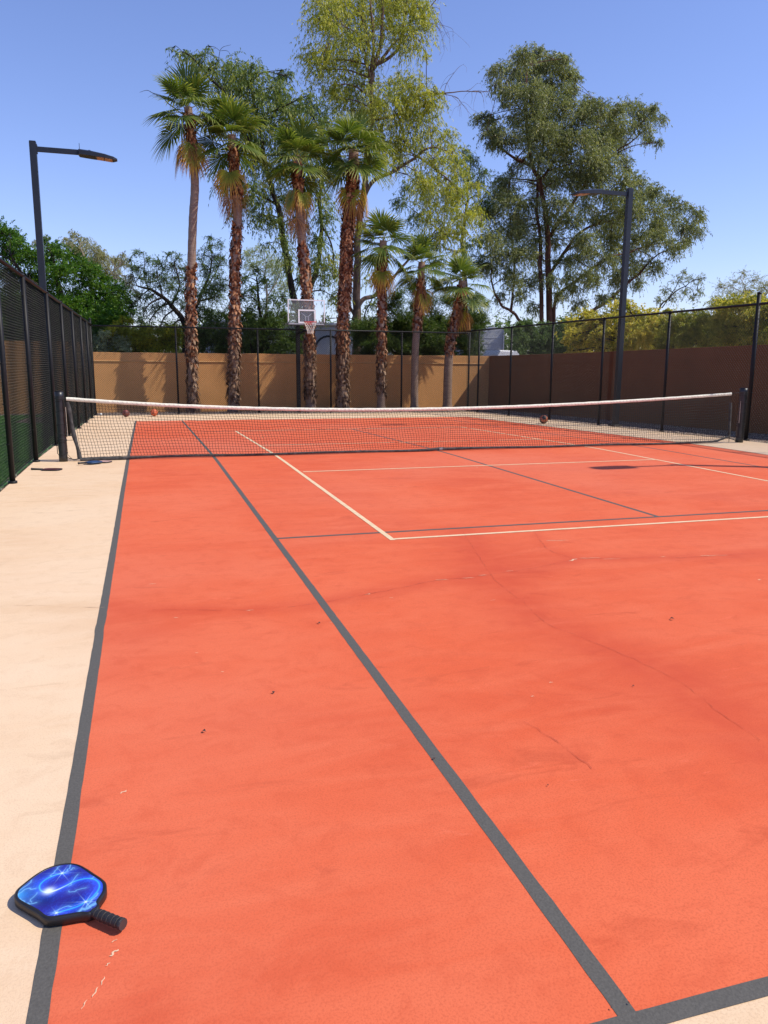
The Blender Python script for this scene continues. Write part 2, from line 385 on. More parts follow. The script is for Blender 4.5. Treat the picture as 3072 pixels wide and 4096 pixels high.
# lawn left of the court, gravel strips
tag(sheet('lawn', -16, -6.93, -9, 18.5, -.03, TURF_G, 1, 1), kind='structure')
n = 150000
gx = -7.0-rng.random(n)**1.3*7; gy = -6+rng.random(n)*23.5
bare = ((np.hypot((gx+8.1)/.9, (gy-13.6)/2.2) < 1) | (gy > 17.1))
gx, gy = gx[~bare], gy[~bare]; n = len(gx); a = rng.random(n)*2*PI; hh = .02+.03*rng.random(n)
B = np.column_stack([gx, gy, gz(gx, gy)-.03]); s = np.column_stack([np.cos(a), np.sin(a), 0*a])*.006
ld = np.column_stack([rng.normal(0, .012, n), rng.normal(0, .012, n), hh])
V = np.stack([B-s, B+s, B+ld+s*.2, B+ld-s*.2], 1).reshape(-1, 3); F = np.arange(4*n).reshape(n, 4)
GRASS = leaf_mat('grass_blade', [(0, (.09, .26, .05)), (1, (.22, .45, .11))])
tag(link('grass', V, F, GRASS, tint=rng.random(n)), label='short green lawn grass behind the left fence', cat='grass', kind='stuff')
GRAVEL = simple('gravel_bed', (.17, .125, .10), .95, var=.5, scale=55, bmp=.8)
tag(sheet('gravel_bed', 7.12, 9.2, -12, 18.5, -.02, GRAVEL, .5, .5), kind='structure')
tag(sheet('gravel_bed', -6.93, 7.12, 15.85, 18.5, -.02, GRAVEL, .5, .5), kind='structure')
def stones(n, xr, yr, s0, s1):
    x = rng.uniform(*xr, n); y = rng.uniform(*yr, n); s = rng.uniform(s0, s1, n)
    base = np.array([(1, 0, 0), (-.5, .8, .1), (-.6, -.8, 0), (0, 0, .8), (0.1, .1, -.5)])
    q = [(0, 1, 3, 3), (1, 2, 3, 3), (2, 0, 3, 3)]
    a = rng.random(n)*2*PI; ca, sa = np.cos(a), np.sin(a)
    P = base[None]*rng.uniform(.6, 1.3, (n, 5, 3))*s[:, None, None]
    X = P[..., 0]*ca[:, None]-P[..., 1]*sa[:, None]+x[:, None]; Y = P[..., 0]*sa[:, None]+P[..., 1]*ca[:, None]+y[:, None]
    Z = P[..., 2]+gz(x, y)[:, None]-.012
    Vv = np.stack([X, Y, Z], -1).reshape(-1, 3)
    F = (np.arange(n)[:, None, None]*5+np.array([(0, 1, 3), (1, 2, 3), (2, 0, 3)])[None]).reshape(-1, 3)
    return Vv, F, np.repeat(rng.random(n), 3)
STONE = leaf_mat('gravel_stone', [(0, (.08, .06, .05)), (.5, (.2, .145, .11)), (1, (.42, .34, .28))], rough=.9, transl=0, spec=.2)
parts_ = [stones(26000, (7.1, 9.15), (-4, 18.4), .012, .028), stones(26000, (-6.9, 7.2), (15.85, 18.4), .012, .03), stones(2500, (-8.9, -7.4), (12, 15.5), .015, .03), stones(3000, (-13, -6.9), (17, 18.4), .015, .03), stones(500, (-6.98, -6.86), (-5, 16), .01, .018)]
V = []; F = []; T = []; o_ = 0
for v_, f_, t_ in parts_: V.append(v_); F.append(f_+o_); T.append(t_); o_ += len(v_)
tag(link('gravel', np.concatenate(V), np.concatenate(F), STONE, tint=np.concatenate(T)), label='brown gravel between the fences and the walls', cat='gravel', kind='stuff')

# ------------------------------------------------------------------ walls
def wall_run(name, pts, t, mat, label, band=None):
    root = empty(name, (pts[0][0], pts[0][1], -.4), label, 'wall')
    m = MB(); 
    for (x0, y0, z0), (x1, y1, z1) in zip(pts[:-1], pts[1:]):
        d = np.array([x1-x0, y1-y0]); d /= np.linalg.norm(d); s = np.array([-d[1], d[0]])*t/2
        if abs(z1-z0) > .2: continue
        a = [(x0-s[0], y0-s[1]), (x0+s[0], y0+s[1]), (x1+s[0], y1+s[1]), (x1-s[0], y1-s[1])]
        P = [(p[0], p[1], -.6) for p in a]+[(a[0][0], a[0][1], z0-.012), (a[1][0], a[1][1], z0), (a[2][0], a[2][1], z1), (a[3][0], a[3][1], z1-.012)]
        m.add(P, [(0, 1, 2, 3), (7, 6, 5, 4), (0, 4, 5, 1), (1, 5, 6, 2), (2, 6, 7, 3), (3, 7, 4, 0)])
    m.build('masonry', mat, root)
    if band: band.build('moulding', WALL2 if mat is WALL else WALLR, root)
    settle(root); return root
bd = MB(); bd.box((1.05, 18.485, 1.57), (16.1, .03, .035), bev=.008)
wall_run('stucco_wall', [(-7.2, 18.6, 1.90), (9.205, 18.6, 1.91)], .2, WALL, 'tan stucco wall in sun and palm shadow behind the far fence', bd)
wall_run('stucco_wall', [(-18, 18.55, 2.27), (-7.2, 18.55, 2.27)], .24, WALL, 'taller tan stucco wall seen through the left fence')
bdr = MB(); bdr.bar((9.192, 18.4, 1.57), (9.192, -9.9, 1.85), .025, .035)
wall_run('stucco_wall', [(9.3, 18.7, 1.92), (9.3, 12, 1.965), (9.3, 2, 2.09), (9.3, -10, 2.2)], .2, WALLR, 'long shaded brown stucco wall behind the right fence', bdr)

# ------------------------------------------------------------------ chain link fences
def mesh_panel(nb, a, b, ztop, zoff=.03, h=.038, r=.0030):
    a = np.array(a, float); b = np.array(b, float); L = np.linalg.norm(b-a); d = (b-a)/L; s = np.array([-d[1], d[0]])
    nw = int(L/h)
    for k in range(nw):
        x0 = k*h
        y_mid = a+d*(x0+h/2); z0 = float(gz(*y_mid))+zoff; m = int((ztop-z0)/h)+1
        zz = ztop-np.arange(m)*h; side = (np.arange(m)+k) % 2
        xs = x0+np.where(side == 0, -.003, h+.003); off = np.where(side == 0, -.003, .003)+.004*np.sin(k*.13+zz*1.1)
        P = np.column_stack([a[0]+d[0]*xs+s[0]*off, a[1]+d[1]*xs+s[1]*off, zz])
        # 3-sided prism along zig-zag, cross-section in (s, z)
        o3 = np.array([(s[0]*r, s[1]*r, 0), (-s[0]*r*.5, -s[1]*r*.5, r*1.2), (-s[0]*r*.5, -s[1]*r*.5, -r*1.2)])
        V = (P[:, None]+o3[None]).reshape(-1, 3); i = np.arange(m-1)[:, None]*3; j = np.arange(3)[None]; kk = (j+1) % 3
        nb.add(V, np.stack([i+j, i+kk, i+3+kk, i+3+j], -1).reshape(-1, 4))
def fence(label, a, b, posts, ztop, tall=(), near=None):
    root = empty('chain_link_fence', (a[0], a[1], 0), label, 'fence')
    nb = NB(); mesh_panel(nb, a, b, ztop); nb.build('wire_mesh', VINYL, root, tint=False)
    a = np.array(a, float); b = np.array(b, float); d = (b-a)/np.linalg.norm(b-a); s = np.array([-d[1], d[0]])
    m = MB(); m.tube([(*(a+s*.03), ztop-.01), (*(b+s*.03), ztop-.01)], .026, 10); m.build('top_rail', BLACKM, root, True)
    m = MB(); P = []
    for t in np.linspace(0, 1, 30):
        p = a+(b-a)*t; P.append((*(p+s*.006), float(gz(*p))+.06))
    m.tube(P, .003, 4); m.build('tension_wire', VINYL, root)
    for (px, py) in posts:
        p = np.array([px, py])+s*.035; z0 = float(gz(px, py)); tl = (px, py) in tall
        zt = ztop+(.2 if tl else -.02); rr = .043 if tl else .035
        m = MB(); m.tube([(*p, z0-.02), (*p, zt)], rr, 12)
        m.tube([(*p, zt), (*p, zt+.02), (*p, zt+.045)], [rr*1.15, rr*1.1, rr*.4], 12)
        m.tube([(*p, z0-.01), (*p, z0+.03)], rr*1.6, 12)
        for q in np.linspace(.5, ztop-.3, 5): m.tube([(*(p-s*.012), z0+q), (*(p-s*.012), z0+q+.012)], rr*1.12, 10)
        m.build('post', BLACKM, root, True)
    settle(root); return root
LY = [-5.0, -2.3, .05, 3.1, 5.8, 8.6, 11.4, 14.0]
fence('black chain link fence along the left side beside the lawn', (-6.87, 16.5), (-6.87, -6.5), [(-6.87, y) for y in LY[::-1]], 2.83)
fence('black chain link fence across the far end in front of the palms', (-6.87, 16.45), (7.4, 16.45), [(-6.87, 16.45), (-4.0, 16.45), (-1.07, 16.45), (1.70, 16.45), (4.55, 16.45), (7.4, 16.45)], 2.79, tall=((-6.87, 16.45),))
RP = [(7.3, 15.2), (7.28, 12.35), (7.28, 9.4), (7.28, 6.5), (7.28, 3.6), (7.28, .68), (7.28, -2.3), (7.28, -5.2), (7.28, -8.0)]
fence('black chain link fence along the right side before the shaded wall', (7.28, -9.0), (7.28, 16.45), RP, 2.85, tall=((7.28, .68),))

# ------------------------------------------------------------------ light poles
def lamp(x, y, zt, sgn, label):
    z0 = float(gz(x, y)); root = empty('floodlight_pole', (x, y, z0), label, 'light pole', 'court light poles')
    m = MB(); m.bar((x, y, z0), (x, y, zt), .135, .135, (0, 1, 0)); m.build('pole', LAMPM, root)
    m = MB(); m.box((x, y, zt+.008), (.13, .13, .03), bev=.008); m.build('pole_cap', LAMPM, root)
    m = MB(); m.box((x, y, z0+.02), (.28, .28, .03), bev=.006)
    for i in (-1, 1):
        for j in (-1, 1): m.tube([(x+i*.1, y+j*.1, z0+.02), (x+i*.1, y+j*.1, z0+.07)], .012, 6)
    m.build('base_plate', LAMPM, root)
    m = MB(); m.bar((x+sgn*.055, y, zt-.13), (x+sgn*.93, y, zt-.13), .06, .1); m.box((x+sgn*.07, y, zt-.13), (.03, .1, .18))
    m.build('arm', LAMPM, root)
    # head: flat tapered shell with a rounded nose
    P = []; xs = [0, .02, .25, .55, .72, .80]; wd = [.09, .15, .17, .17, .15, .07]; tp = [.045, .055, .06, .045, .02, -.01]; bt = [-.045, -.06, -.055, -.045, -.045, -.03]
    for X, w, t, b_ in zip(xs, wd, tp, bt):
        for yy, zz in ((-w, b_), (-w, t*.5), (-w*.6, t), (w*.6, t), (w, t*.5), (w, b_)): P.append((x+sgn*(.90+X), y+yy, zt-.13+zz-.10*X))
    f = [(0, 1, 2, 3, 4, 5)] + [(i*6+j, i*6+(j+1) % 6, i*6+6+(j+1) % 6, i*6+6+j) for i in range(5) for j in range(6)] + [(35, 34, 33, 32, 31, 30)]
    m = MB(); m.add(P, f); hd = m.build('lamp_head', LAMPM, root)
    m = MB()
    for k in (0, 1):
        xc = .45+k*.17
        P = [(x+sgn*(.90+xc+i*.075), y+j*.13, zt-.13-.062-.09*(xc+i*.075)) for i, j in ((-1, -1), (1, -1), (1, 1), (-1, 1))]
        P += [(p[0], p[1], p[2]+.012) for p in P]
        m.add(P, [(0, 1, 2, 3), (4, 7, 6, 5), (0, 4, 5, 1), (1, 5, 6, 2), (2, 6, 7, 3), (3, 7, 4, 0)])
    l_ = m.build('lens', LENSM, hd)
    m = MB(); m.tube([(x+sgn*.93, y, zt-.09), (x+sgn*.93, y, zt+.06)], .006, 6); m.build('pin', LAMPM, root)
    m = MB(); m.box((x+sgn*1.13, y, zt-.09), (.05, .04, .05), bev=.006); m.build('sensor', LAMPM, root)
    settle(root); return root
lamp(-7.19, 6.0, 6.13, 1, 'dark floodlight pole behind the left fence')
lamp(7.47, 6.0, 6.17, -1, 'dark floodlight pole behind the right fence')
lamp(7.5, -4.8, 6.15, -1, 'dark floodlight pole casting its shadow across the near right court')

# ------------------------------------------------------------------ tennis net and posts
NL, NR = np.array([-6.32, 0.0]), np.array([6.36, .2])
def net_y(x): return 0.0+.2*(x+6.32)/12.68
tx = np.array([-6.33, -3.47, -.52, 2.73, 6.36]); tz = np.array([1.005, .836, .778, .856, 1.027])
pc = np.polyfit(tx, tz, 3)
def ztop(x): return np.polyval(pc, x)
root = empty('tennis_net', (0, .1, 0), 'black tennis net with white headband stretched across the court', 'net')
nx, nz = 262, 19
U = np.linspace(0, 1, nx); Wv = np.linspace(0, 1, nz)
UU, WW = np.meshgrid(U, Wv, indexing='ij')
xt = -6.30+12.63*U; xb = -6.16+12.55*U
zb = .045+.02*np.sin(U*17)+.10*np.clip((U-.972)/.028, 0, 1)
zt = ztop(xt)-.05
SX = xt[:, None]*(1-WW)+xb[:, None]*WW
belly = np.sin(PI*WW)
SX = SX+.012*np.sin(WW*7+UU*60)*belly+.03*np.exp(-UU/.015)*belly-.02*np.sin(UU*23)*belly
SZ = zt[:, None]*(1-WW)+zb[:, None]*WW+.006*np.sin(UU*95+WW*4)*belly - .03*np.clip((UU-.85)/.15, 0, 1)*np.sin(PI*WW)**2*1.6
SY = 0+.2*(SX+6.32)/12.68+(.04*np.sin(UU*12)+.02*np.sin(UU*31+WW*3))*belly-.03*WW*np.sin(UU*9)
G = np.stack([SX, SY, SZ], -1)+rng.normal(0, .0022, (nx, nz, 3))
nb = NB()
for i in range(nx):
    V, F = tube_np(G[i], .0034, 3); nb.add(V, F)
for j in range(nz):
    V, F = tube_np(G[:, j], .0032, 3); nb.add(V, F)
V, F = tube_np(G[:, 1]+np.array([0, .01, -.015]), .0027, 3); nb.add(V, F)
nb.build('net_mesh', NETCORD, root, tint=False)
def band(nb, P, w, th, m=None):            # ribbon of height w, thickness th along P, upright
    P = np.asarray(P, float); n = len(P); d = np.gradient(P, axis=0); d /= np.linalg.norm(d, axis=1, keepdims=True)
    up = np.cross(np.cross(d, np.tile([0, 0, 1.], (n, 1))), d)
    L = np.linalg.norm(up, axis=1, keepdims=True); up = np.where(L > .3, up/np.maximum(L, 1e-6), np.array([[1., 0, 0]]))
    s = np.cross(d, up); w = np.broadcast_to(np.asarray(w, float), (n,))[:, None]
    ring = [P+up*w/2+s*th*.9, P+up*w/2-s*th*.9, P-s*th, P-up*w/2-s*th*.95, P-up*w/2+s*th*.95, P+s*th]
    V = np.stack(ring, 1).reshape(-1, 3); i = np.arange(n-1)[:, None]*6; j = np.arange(6)[None]; k = (j+1) % 6
    F = np.stack([i+j, i+k, i+6+k, i+6+j], -1).reshape(-1, 4); nb.add(V, F)
xs = np.linspace(-6.33, 6.36, 160)
nb = NB(); band(nb, np.column_stack([xs, net_y(xs)+rng.normal(0, .001, 160), ztop(xs)-.03+.0012*np.sin(xs*21)]), .057+.002*np.sin(xs*17), .008)
hb = nb.build('headband', TAPE, root, True, False)
nb = NB(); LP = []
for k_, x in enumerate(np.arange(-6.28, 6.33, .072)):
    z = ztop(x)-.028; y = net_y(x); t = random.uniform(.006, .014)
    LP += [(x-t, y-.0125, z+.012), (x, y-.0145, z-.002), (x+t, y-.0125, z-.018), (x+.03, y-.002, z-.01), (x+.055, y-.002, z+.008)]
V, F = tube_np(np.array(LP), .0017, 4); nb.add(V, F)
o = nb.build('lacing', STITCH, hb, tint=False)
tb = np.linspace(0, 1, 14)[:, None]
nb = NB(); band(nb, np.array([[-6.325, 0, .93]])*(1-tb)+np.array([[-6.19, .01, .03]])*tb+np.column_stack([.007*np.sin(tb[:, 0]*9), 0*tb[:, 0], 0*tb[:, 0]]), .06+.012*np.sin(tb[:, 0]*14), .018); nb.build('side_band', PADF, root, True, False)
nb = NB(); band(nb, np.array([[6.36, .2, .82]])*(1-tb)+np.array([[6.39, .2, .13]])*tb, .05, .016); nb.build('side_band', PADF, root, True, False)
nb = NB(); xs = np.linspace(-6.18, 6.40, 120)
zz = .028+.006*np.sin(xs*2.3)+.10*np.clip((xs-6.05)/.35, 0, 1)+.012*np.exp(-((xs+.05)/.12)**2)
band(nb, np.column_stack([xs, net_y(xs)-.01+.03*np.sin(xs*1.1)-.02, zz]), .038+.03*np.exp(-((xs+5.9)/.5)**2)+.014*np.exp(-(xs/.6)**2), .012); nb.build('bottom_band', PADF, root, True, False)
for P_, r_c in (([(-6.42, 0, 1.02), (-6.36, 0, 1.0), (-6.30, 0, .985)], .005), ([(6.33, .2, 1.0), (6.5, .2, 1.022), (6.68, .2, 1.035)], .005), ([(6.39, .2, .10), (6.5, .2, .06), (6.6, .2, .02)], .006),
    ([(-6.19, 0, .035), (-6.27, -.02, .02), (-6.36, .0, .05), (-6.4, 0, .02)], .008), ([(6.398, .2, .13), (6.40, .2, .0)], .006), ([(-6.39, 0, .33), (-6.24, 0, .33)], .004), ([(-6.38, 0, .9), (-6.36, 0, .6), (-6.37, 0, .4), (-6.36, 0, .1), (-6.3, 0, .03)], .004)):
    m = MB(); m.tube(P_, r_c, 6); m.build('tie_cord', NETCORD, root)
m = MB(); m.box((-.05, .065, .04), (.10, .02, .045), bev=.006); m.build('centre_weight', simple('faded_grey', (.3, .3, .29), .8), root)
settle(root)
def netpost(x, y, h, r, label):
    z0 = float(gz(x, y)); root = empty('net_post', (x, y, z0), label, 'net post', 'net posts')
    m = MB(); zs = np.linspace(z0, h, 16); m.tube([(x, y, z) for z in zs], [r*(1+.05*math.sin(i*2.7)) for i in range(16)], 18); m.build('pole', POSTM, root, True)
    m = MB(); m.tube([(x, y, h-.002), (x, y, h+.012)], r*.95, 18)
    m.build('cap', BLACKM, root)
    m = MB()
    for k, z in enumerate((h-.09, h-.13, h-.30, h-.52, .42, .36, .33, .12)):
        m.tube([(x+(r*1.06)*math.cos(a), y+(r*1.06)*math.sin(a), z+.02*math.sin(a+k)) for a in np.linspace(0, 2*PI, 17)], .006, 5, False)
    m.tube([(x+.07, y-.05, h-.1), (x+.085, y-.05, .6), (x+.08, y-.05, .38)], .004, 5); m.tube([(x-.08, y-.04, .45), (x-.075, y-.04, .12)], .006, 5)
    m.build('strap', NETCORD, root)
    m = MB(); m.tube([(x+.085*(-1 if x > 0 else 1), y-.04, .85), (x+.09*(-1 if x > 0 else 1), y-.05, .4)], .006, 5); m.build('cord', STITCH, root)
    settle(root)
POSTM = simple('post_pad_vinyl', (.012, .013, .014), .38, var=.5, scale=14, bmp=.25, spec=.6)
_wear(POSTM, (.12, .12, .12), 30, .7, .78)
netpost(-6.43, 0.0, 1.085, .064, 'black padded net post at the left end of the net')
netpost(6.70, .25, 1.11, .078, 'black padded net post at the right end of the net')

# ------------------------------------------------------------------ paddles
def outline_smooth(P, m=8):
    P = np.array(P); n = len(P); out = []
    for i in range(n):
        a, b, c, d = P[i-1], P[i], P[(i+1) % n], P[(i+2) % n]
        for t in np.arange(m)/m: out.append(.5*((2*b)+(-a+c)*t+(2*a-5*b+4*c-d)*t*t+(-a+3*b-3*c+d)*t**3))
    return np.array(out)
def paddle_core(P2, z0, z1, root, mat):      # edge guard ring: rounded rim
    c = P2.mean(0); n = len(P2)
    rings = []
    for ins, z in ((.004, z0), (0, z0+.003), (0, z1-.003), (.004, z1), (.010, z1+.0005), (.0105, z1-.002)):
        dirs = P2-c; L = np.linalg.norm(dirs, axis=1, keepdims=True); rings.append(np.column_stack([P2-dirs/L*ins, np.full(n, z)]))
    V = np.concatenate(rings); f = []
    for k in range(5):
        for j in range(n): f.append((k*n+j, k*n+(j+1) % n, k*n+n+(j+1) % n, k*n+n+j))
    f.append(tuple(range(n))[::-1])
    m = MB(); m.add(V, f); m.build('edge_guard', mat, root, True)
EDGEM = simple('paddle_edge', (.012, .011, .012), .45, var=.2)
GRIPM = simple('paddle_grip', (.018, .016, .017), .6, var=.3, scale=120, bmp=.3)
GRIPR = simple('grip_ridge', (.09, .075, .06), .7)
def zp(x, y, h): # zoom-survey point on the near paddle
    d = ray(x/3.016, 3400+y/3.016); return (CP+d*((h-CP[2])/d[2]))[:2]
root = empty('pickleball_paddle', (-5.43, -11.03, .013), 'large blue lightning patterned paddle lying on the near left sideline', 'paddle', 'pickleball paddles')
outl = [(860, 158), (960, 178), (1050, 225), (1140, 285), (1230, 345), (1283, 405), (1280, 500), (1225, 590), (1195, 640), (1200, 690), (1100, 770), (1000, 775), (880, 795), (740, 820), (600, 838), (520, 820), (430, 755), (300, 680), (200, 615), (170, 555), (200, 480), (290, 400), (420, 300), (560, 220), (720, 170)]
P2 = outline_smooth([zp(x, y, .030) for x, y in outl], 4)
paddle_core(P2, .0055, .0325, root, EDGEM)
# printed face
cc = P2.mean(0); NRG, NAN = 46, len(P2)
def segd(P, L):
    D = np.full(len(P), 9e9); T = np.zeros(len(P)); tot = len(L)-1
    for i, (a, b) in enumerate(zip(L[:-1], L[1:])):
        ab = b-a; t = np.clip(((P-a)@ab)/(ab@ab), 0, 1); d = np.hypot(*(P-a-t[:, None]*ab).T)
        T = np.where(d < D, (i+t)/tot, T); D = np.minimum(D, d)
    return D, T
dirs = P2-cc; Ln = np.linalg.norm(dirs, axis=1, keepdims=True); rim = P2-dirs/Ln*.0095
rim = cc+(rim-cc)
RN = 90
tt = np.linspace(0, 1, RN+1)[1:]; ridx = 4
big = np.vstack([rim[i]+(rim[(i+1) % NAN]-rim[i])*q/ridx for i in range(NAN) for q in range(ridx)])
FV = np.vstack([cc[None], np.concatenate([cc+(big-cc)*t for t in tt])])
nA = len(big); j = np.arange(nA); k = (j+1) % nA
FF = np.concatenate([np.stack([r_*nA+1+j, r_*nA+1+k, (r_+1)*nA+1+k, (r_+1)*nA+1+j], -1) for r_ in range(RN-1)])
tri0 = [(0, 1+a, 1+b, 1+b) for a, b in zip(j, k)]
S = smooth_line(np.array([[*zp(x, y, .03), 0] for x, y in [(780, 285), (660, 310), (540, 370), (478, 440), (500, 500), (580, 515), (680, 490), (790, 440), (900, 385), (1040, 350), (1140, 360), (1195, 410), (1190, 480), (1120, 570), (1030, 630), (930, 690), (690, 765)]]), 8)[:, :2]
D, T = segd(FV, S)
# vertical (towards top of the design) wobble noise
def vn(P, f, seed):
    r2 = np.random.default_rng(seed); o = np.zeros(len(P))
    for q in range(7):
        w = r2.normal(0, f, 2); o += np.sin(P@w+r2.random()*6.3)
    return o/7
Dn = D+.004*vn(FV, 120, 1)*np.clip(D/.02, 0, 1)
core = np.exp(-(D/.0022)**2); glow = np.exp(-Dn/.010); halo = np.exp(-Dn/.035)
wisps = np.clip(1-np.abs(vn(FV, 160, 2)+.5*vn(FV, 380, 3))*9, 0, 1)*halo
bolt = np.zeros(len(FV))
for L, wd_ in [([(215, 560), (300, 480), (430, 470)], .0016), ([(225, 500), (330, 430), (380, 370)], .0014), ([(240, 590), (300, 640), (350, 660), (440, 640)], .0015), ([(620, 320), (660, 270), (690, 230), (720, 205)], .0012), ([(800, 260), (840, 230), (855, 180)], .0014), ([(850, 240), (900, 225)], .0012), ([(1110, 350), (1145, 320)], .0012),
               ([(940, 300), (870, 390), (830, 440)], .0010), ([(830, 500), (900, 510), (960, 480), (1040, 460)], .0009), ([(640, 760), (760, 700), (860, 690)], .0012), ([(380, 640), (370, 600), (450, 520)], .0009), ([(1180, 530), (1110, 600), (1040, 700)], .0022), ([(960, 745), (1080, 690), (1180, 630)], .0050), ([(1040, 715), (1100, 685), (1150, 660)], .0028)]:
    Lw = [np.array(zp(x, y, .03)) for x, y in L]; P_ = [Lw[0]]
    for a, b in zip(Lw[:-1], Lw[1:]):
        for t in (.33, .66, 1): P_.append(a+(b-a)*t+rng.normal(0, .0022, 2)*(t < 1))
    d_, _ = segd(FV, np.array(P_)); bolt = np.maximum(bolt, np.exp(-(d_/wd_)**2)*.9+.35*np.exp(-d_/.006))
star = np.zeros(len(FV))
for sx, sy, sz in ((750, 285, .03), (1035, 632, .03), (680, 765, .016)):
    c_ = np.array(zp(sx, sy, .03)); q = FV-c_; rr = np.hypot(q[:, 0], q[:, 1])
    for a_ in (.25, 1.2, 2.05, 2.9):
        dd = np.abs(q[:, 0]*math.sin(a_)-q[:, 1]*math.cos(a_)); star = np.maximum(star, np.exp(-dd/.0007)*np.exp(-rr/(sz*.6))*1.1)
    star = np.maximum(star, np.exp(-(rr/.004)**2)*1.3)
rimglow = np.zeros(len(FV)); dl = np.hypot(FV[:, 0]-zp(215, 560, .03)[0], FV[:, 1]-zp(215, 560, .03)[1]); rimglow = np.exp(-dl/.022)*.8
hot = np.exp(-(np.hypot(*(FV-zp(590, 500, .03)).T)/.014)**2)
base = np.array([.022, .010, .15])[None]*(1+.9*vn(FV, 40, 5)[:, None])+np.array([.01, .03, .36])[None]*(.10+.8*halo[:, None])
blue = np.array([.01, .18, .95]); cyan = np.array([.05, .50, .95]); whit = np.array([.85, .97, 1.0])
col = base+blue*(glow*.55)[:, None]+blue*(wisps*.45)[:, None]+cyan*(rimglow)[:, None]
cf = np.clip(core*.85+bolt*.55+star*.7, 0, 1)[:, None]; col = col*(1-cf)+cyan*cf
wf = np.clip(hot*1.1+star*.8+core*np.exp(-((T-.36)/.08)**2)*.9+bolt*.15, 0, 1)[:, None]; col = np.clip((col*(1-wf)+whit*wf)*.86, 0, 1)
V3 = np.column_stack([FV, np.full(len(FV), .0318)])
m, nt, b = new_mat('paddle_print'); a_ = N(nt, 'ShaderNodeVertexColor', layer_name='print')
nt.links.new(a_.outputs[0], b.inputs['Base Color']); b.inputs['Roughness'].default_value = .4; b.inputs['Specular IOR Level'].default_value = .3
fo = link('face', V3.tolist(), [tuple(q) for q in FF.tolist()]+[t[:3] for t in tri0], m, root, True)
ca = fo.data.color_attributes.new('print', 'FLOAT_COLOR', 'POINT'); ca.data.foreach_set('color', np.column_stack([col, np.ones(len(col))]).astype(np.float32).ravel())
# handle
h0 = np.array([*zp(1120, 735, .03), .026]); h1 = np.array([*zp(1478, 925, .02), .0275]); L = h1-h0
m = MB(); ts = np.linspace(0, 1, 26)
m.tube([h0+L*t for t in ts], [.0115+.004*min(1, t*4)+.0007*((i % 5) == 0)+.0012*(t > .93) for i, t in enumerate(ts)], 10)
hd = m.build('handle', GRIPM, root, True)
dn = L/np.linalg.norm(L); sx = np.cross(dn, [0, 0, 1]); sx /= np.linalg.norm(sx); sz = np.cross(sx, dn)
m = MB()
for k in range(6):
    t0 = .13+k*.15
    m.tube([h0+L*(t0+.06*a/(2*PI))+(sx*math.cos(a)+sz*math.sin(a))*(.0158 if k else .0135) for a in np.linspace(0, 2*PI, 20)], .0007, 4, False)
m.build('grip_seam', GRIPR, hd)
m = MB(); m.tube([h1-dn*.002, h1+dn*.0035], [.0168, .0158], 10); m.build('butt_cap', simple('butt_cap', (.05, .04, .04), .5), hd)
settle(root)
def flat_paddle(a, b, width, z, cols, label, tilt=0):   # a = handle end, b = blade tip (ground points)
    a = np.array(a); b = np.array(b); d = (b-a)/np.linalg.norm(b-a); s = np.array([-d[1], d[0]]); L = np.linalg.norm(b-a)
    root = empty('pickleball_paddle', (*a, z), label, 'paddle', 'pickleball paddles')
    pr = [(.36, .14), (.42, .42), (.52, .5), (.86, .5), (.96, .4), (1, .2), (1, -.2), (.96, -.4), (.86, -.5), (.52, -.5), (.42, -.42), (.36, -.14)]
    P = outline_smooth([a+d*L*t+s*w*width for t, w in pr], 3)
    paddle_core(P, z, z+.016, root, cols[1])
    c = P.mean(0); q = c+(P-c)*.955; m = MB(); V = [(*p, z+.0168) for p in q]; m.add(V, [tuple(range(len(V)))]); m.build('face', cols[0], root)
    m = MB(); m.tube([(*a, z+.014), (*(a+d*.012), z+.014), (*(a+d*.02), z+.014), (*(a+d*L*.38), z+.011)], [.017, .017, .0145, .0135], 8); m.build('handle', GRIPM, root, True)
    settle(root)
PRED = simple('paddle_red_face', (.10, .025, .03), .3, var=.8, scale=12); PBLU = simple('paddle_blue_face', (.02, .06, .16), .3, var=.6, scale=12)
PNK = simple('paddle_pale_face', (.55, .33, .27), .4, var=.2)
DBL = simple('paddle_blue_edge', (.012, .05, .12), .35)
flat_paddle((-6.775, -1.00), (-6.36, -1.12), .2, .002, (PRED, EDGEM), 'dark red and black paddle lying flat nearest the left fence')
flat_paddle((-6.165, -.62), (-5.86, -.40), .2, .02, (PBLU, DBL), 'blue paddle lying on top of another at the net corner')
flat_paddle((-6.02, -.18), (-5.72, -.36), .2, .002, (PNK, EDGEM), 'pale faced paddle underneath the blue paddle by the net')

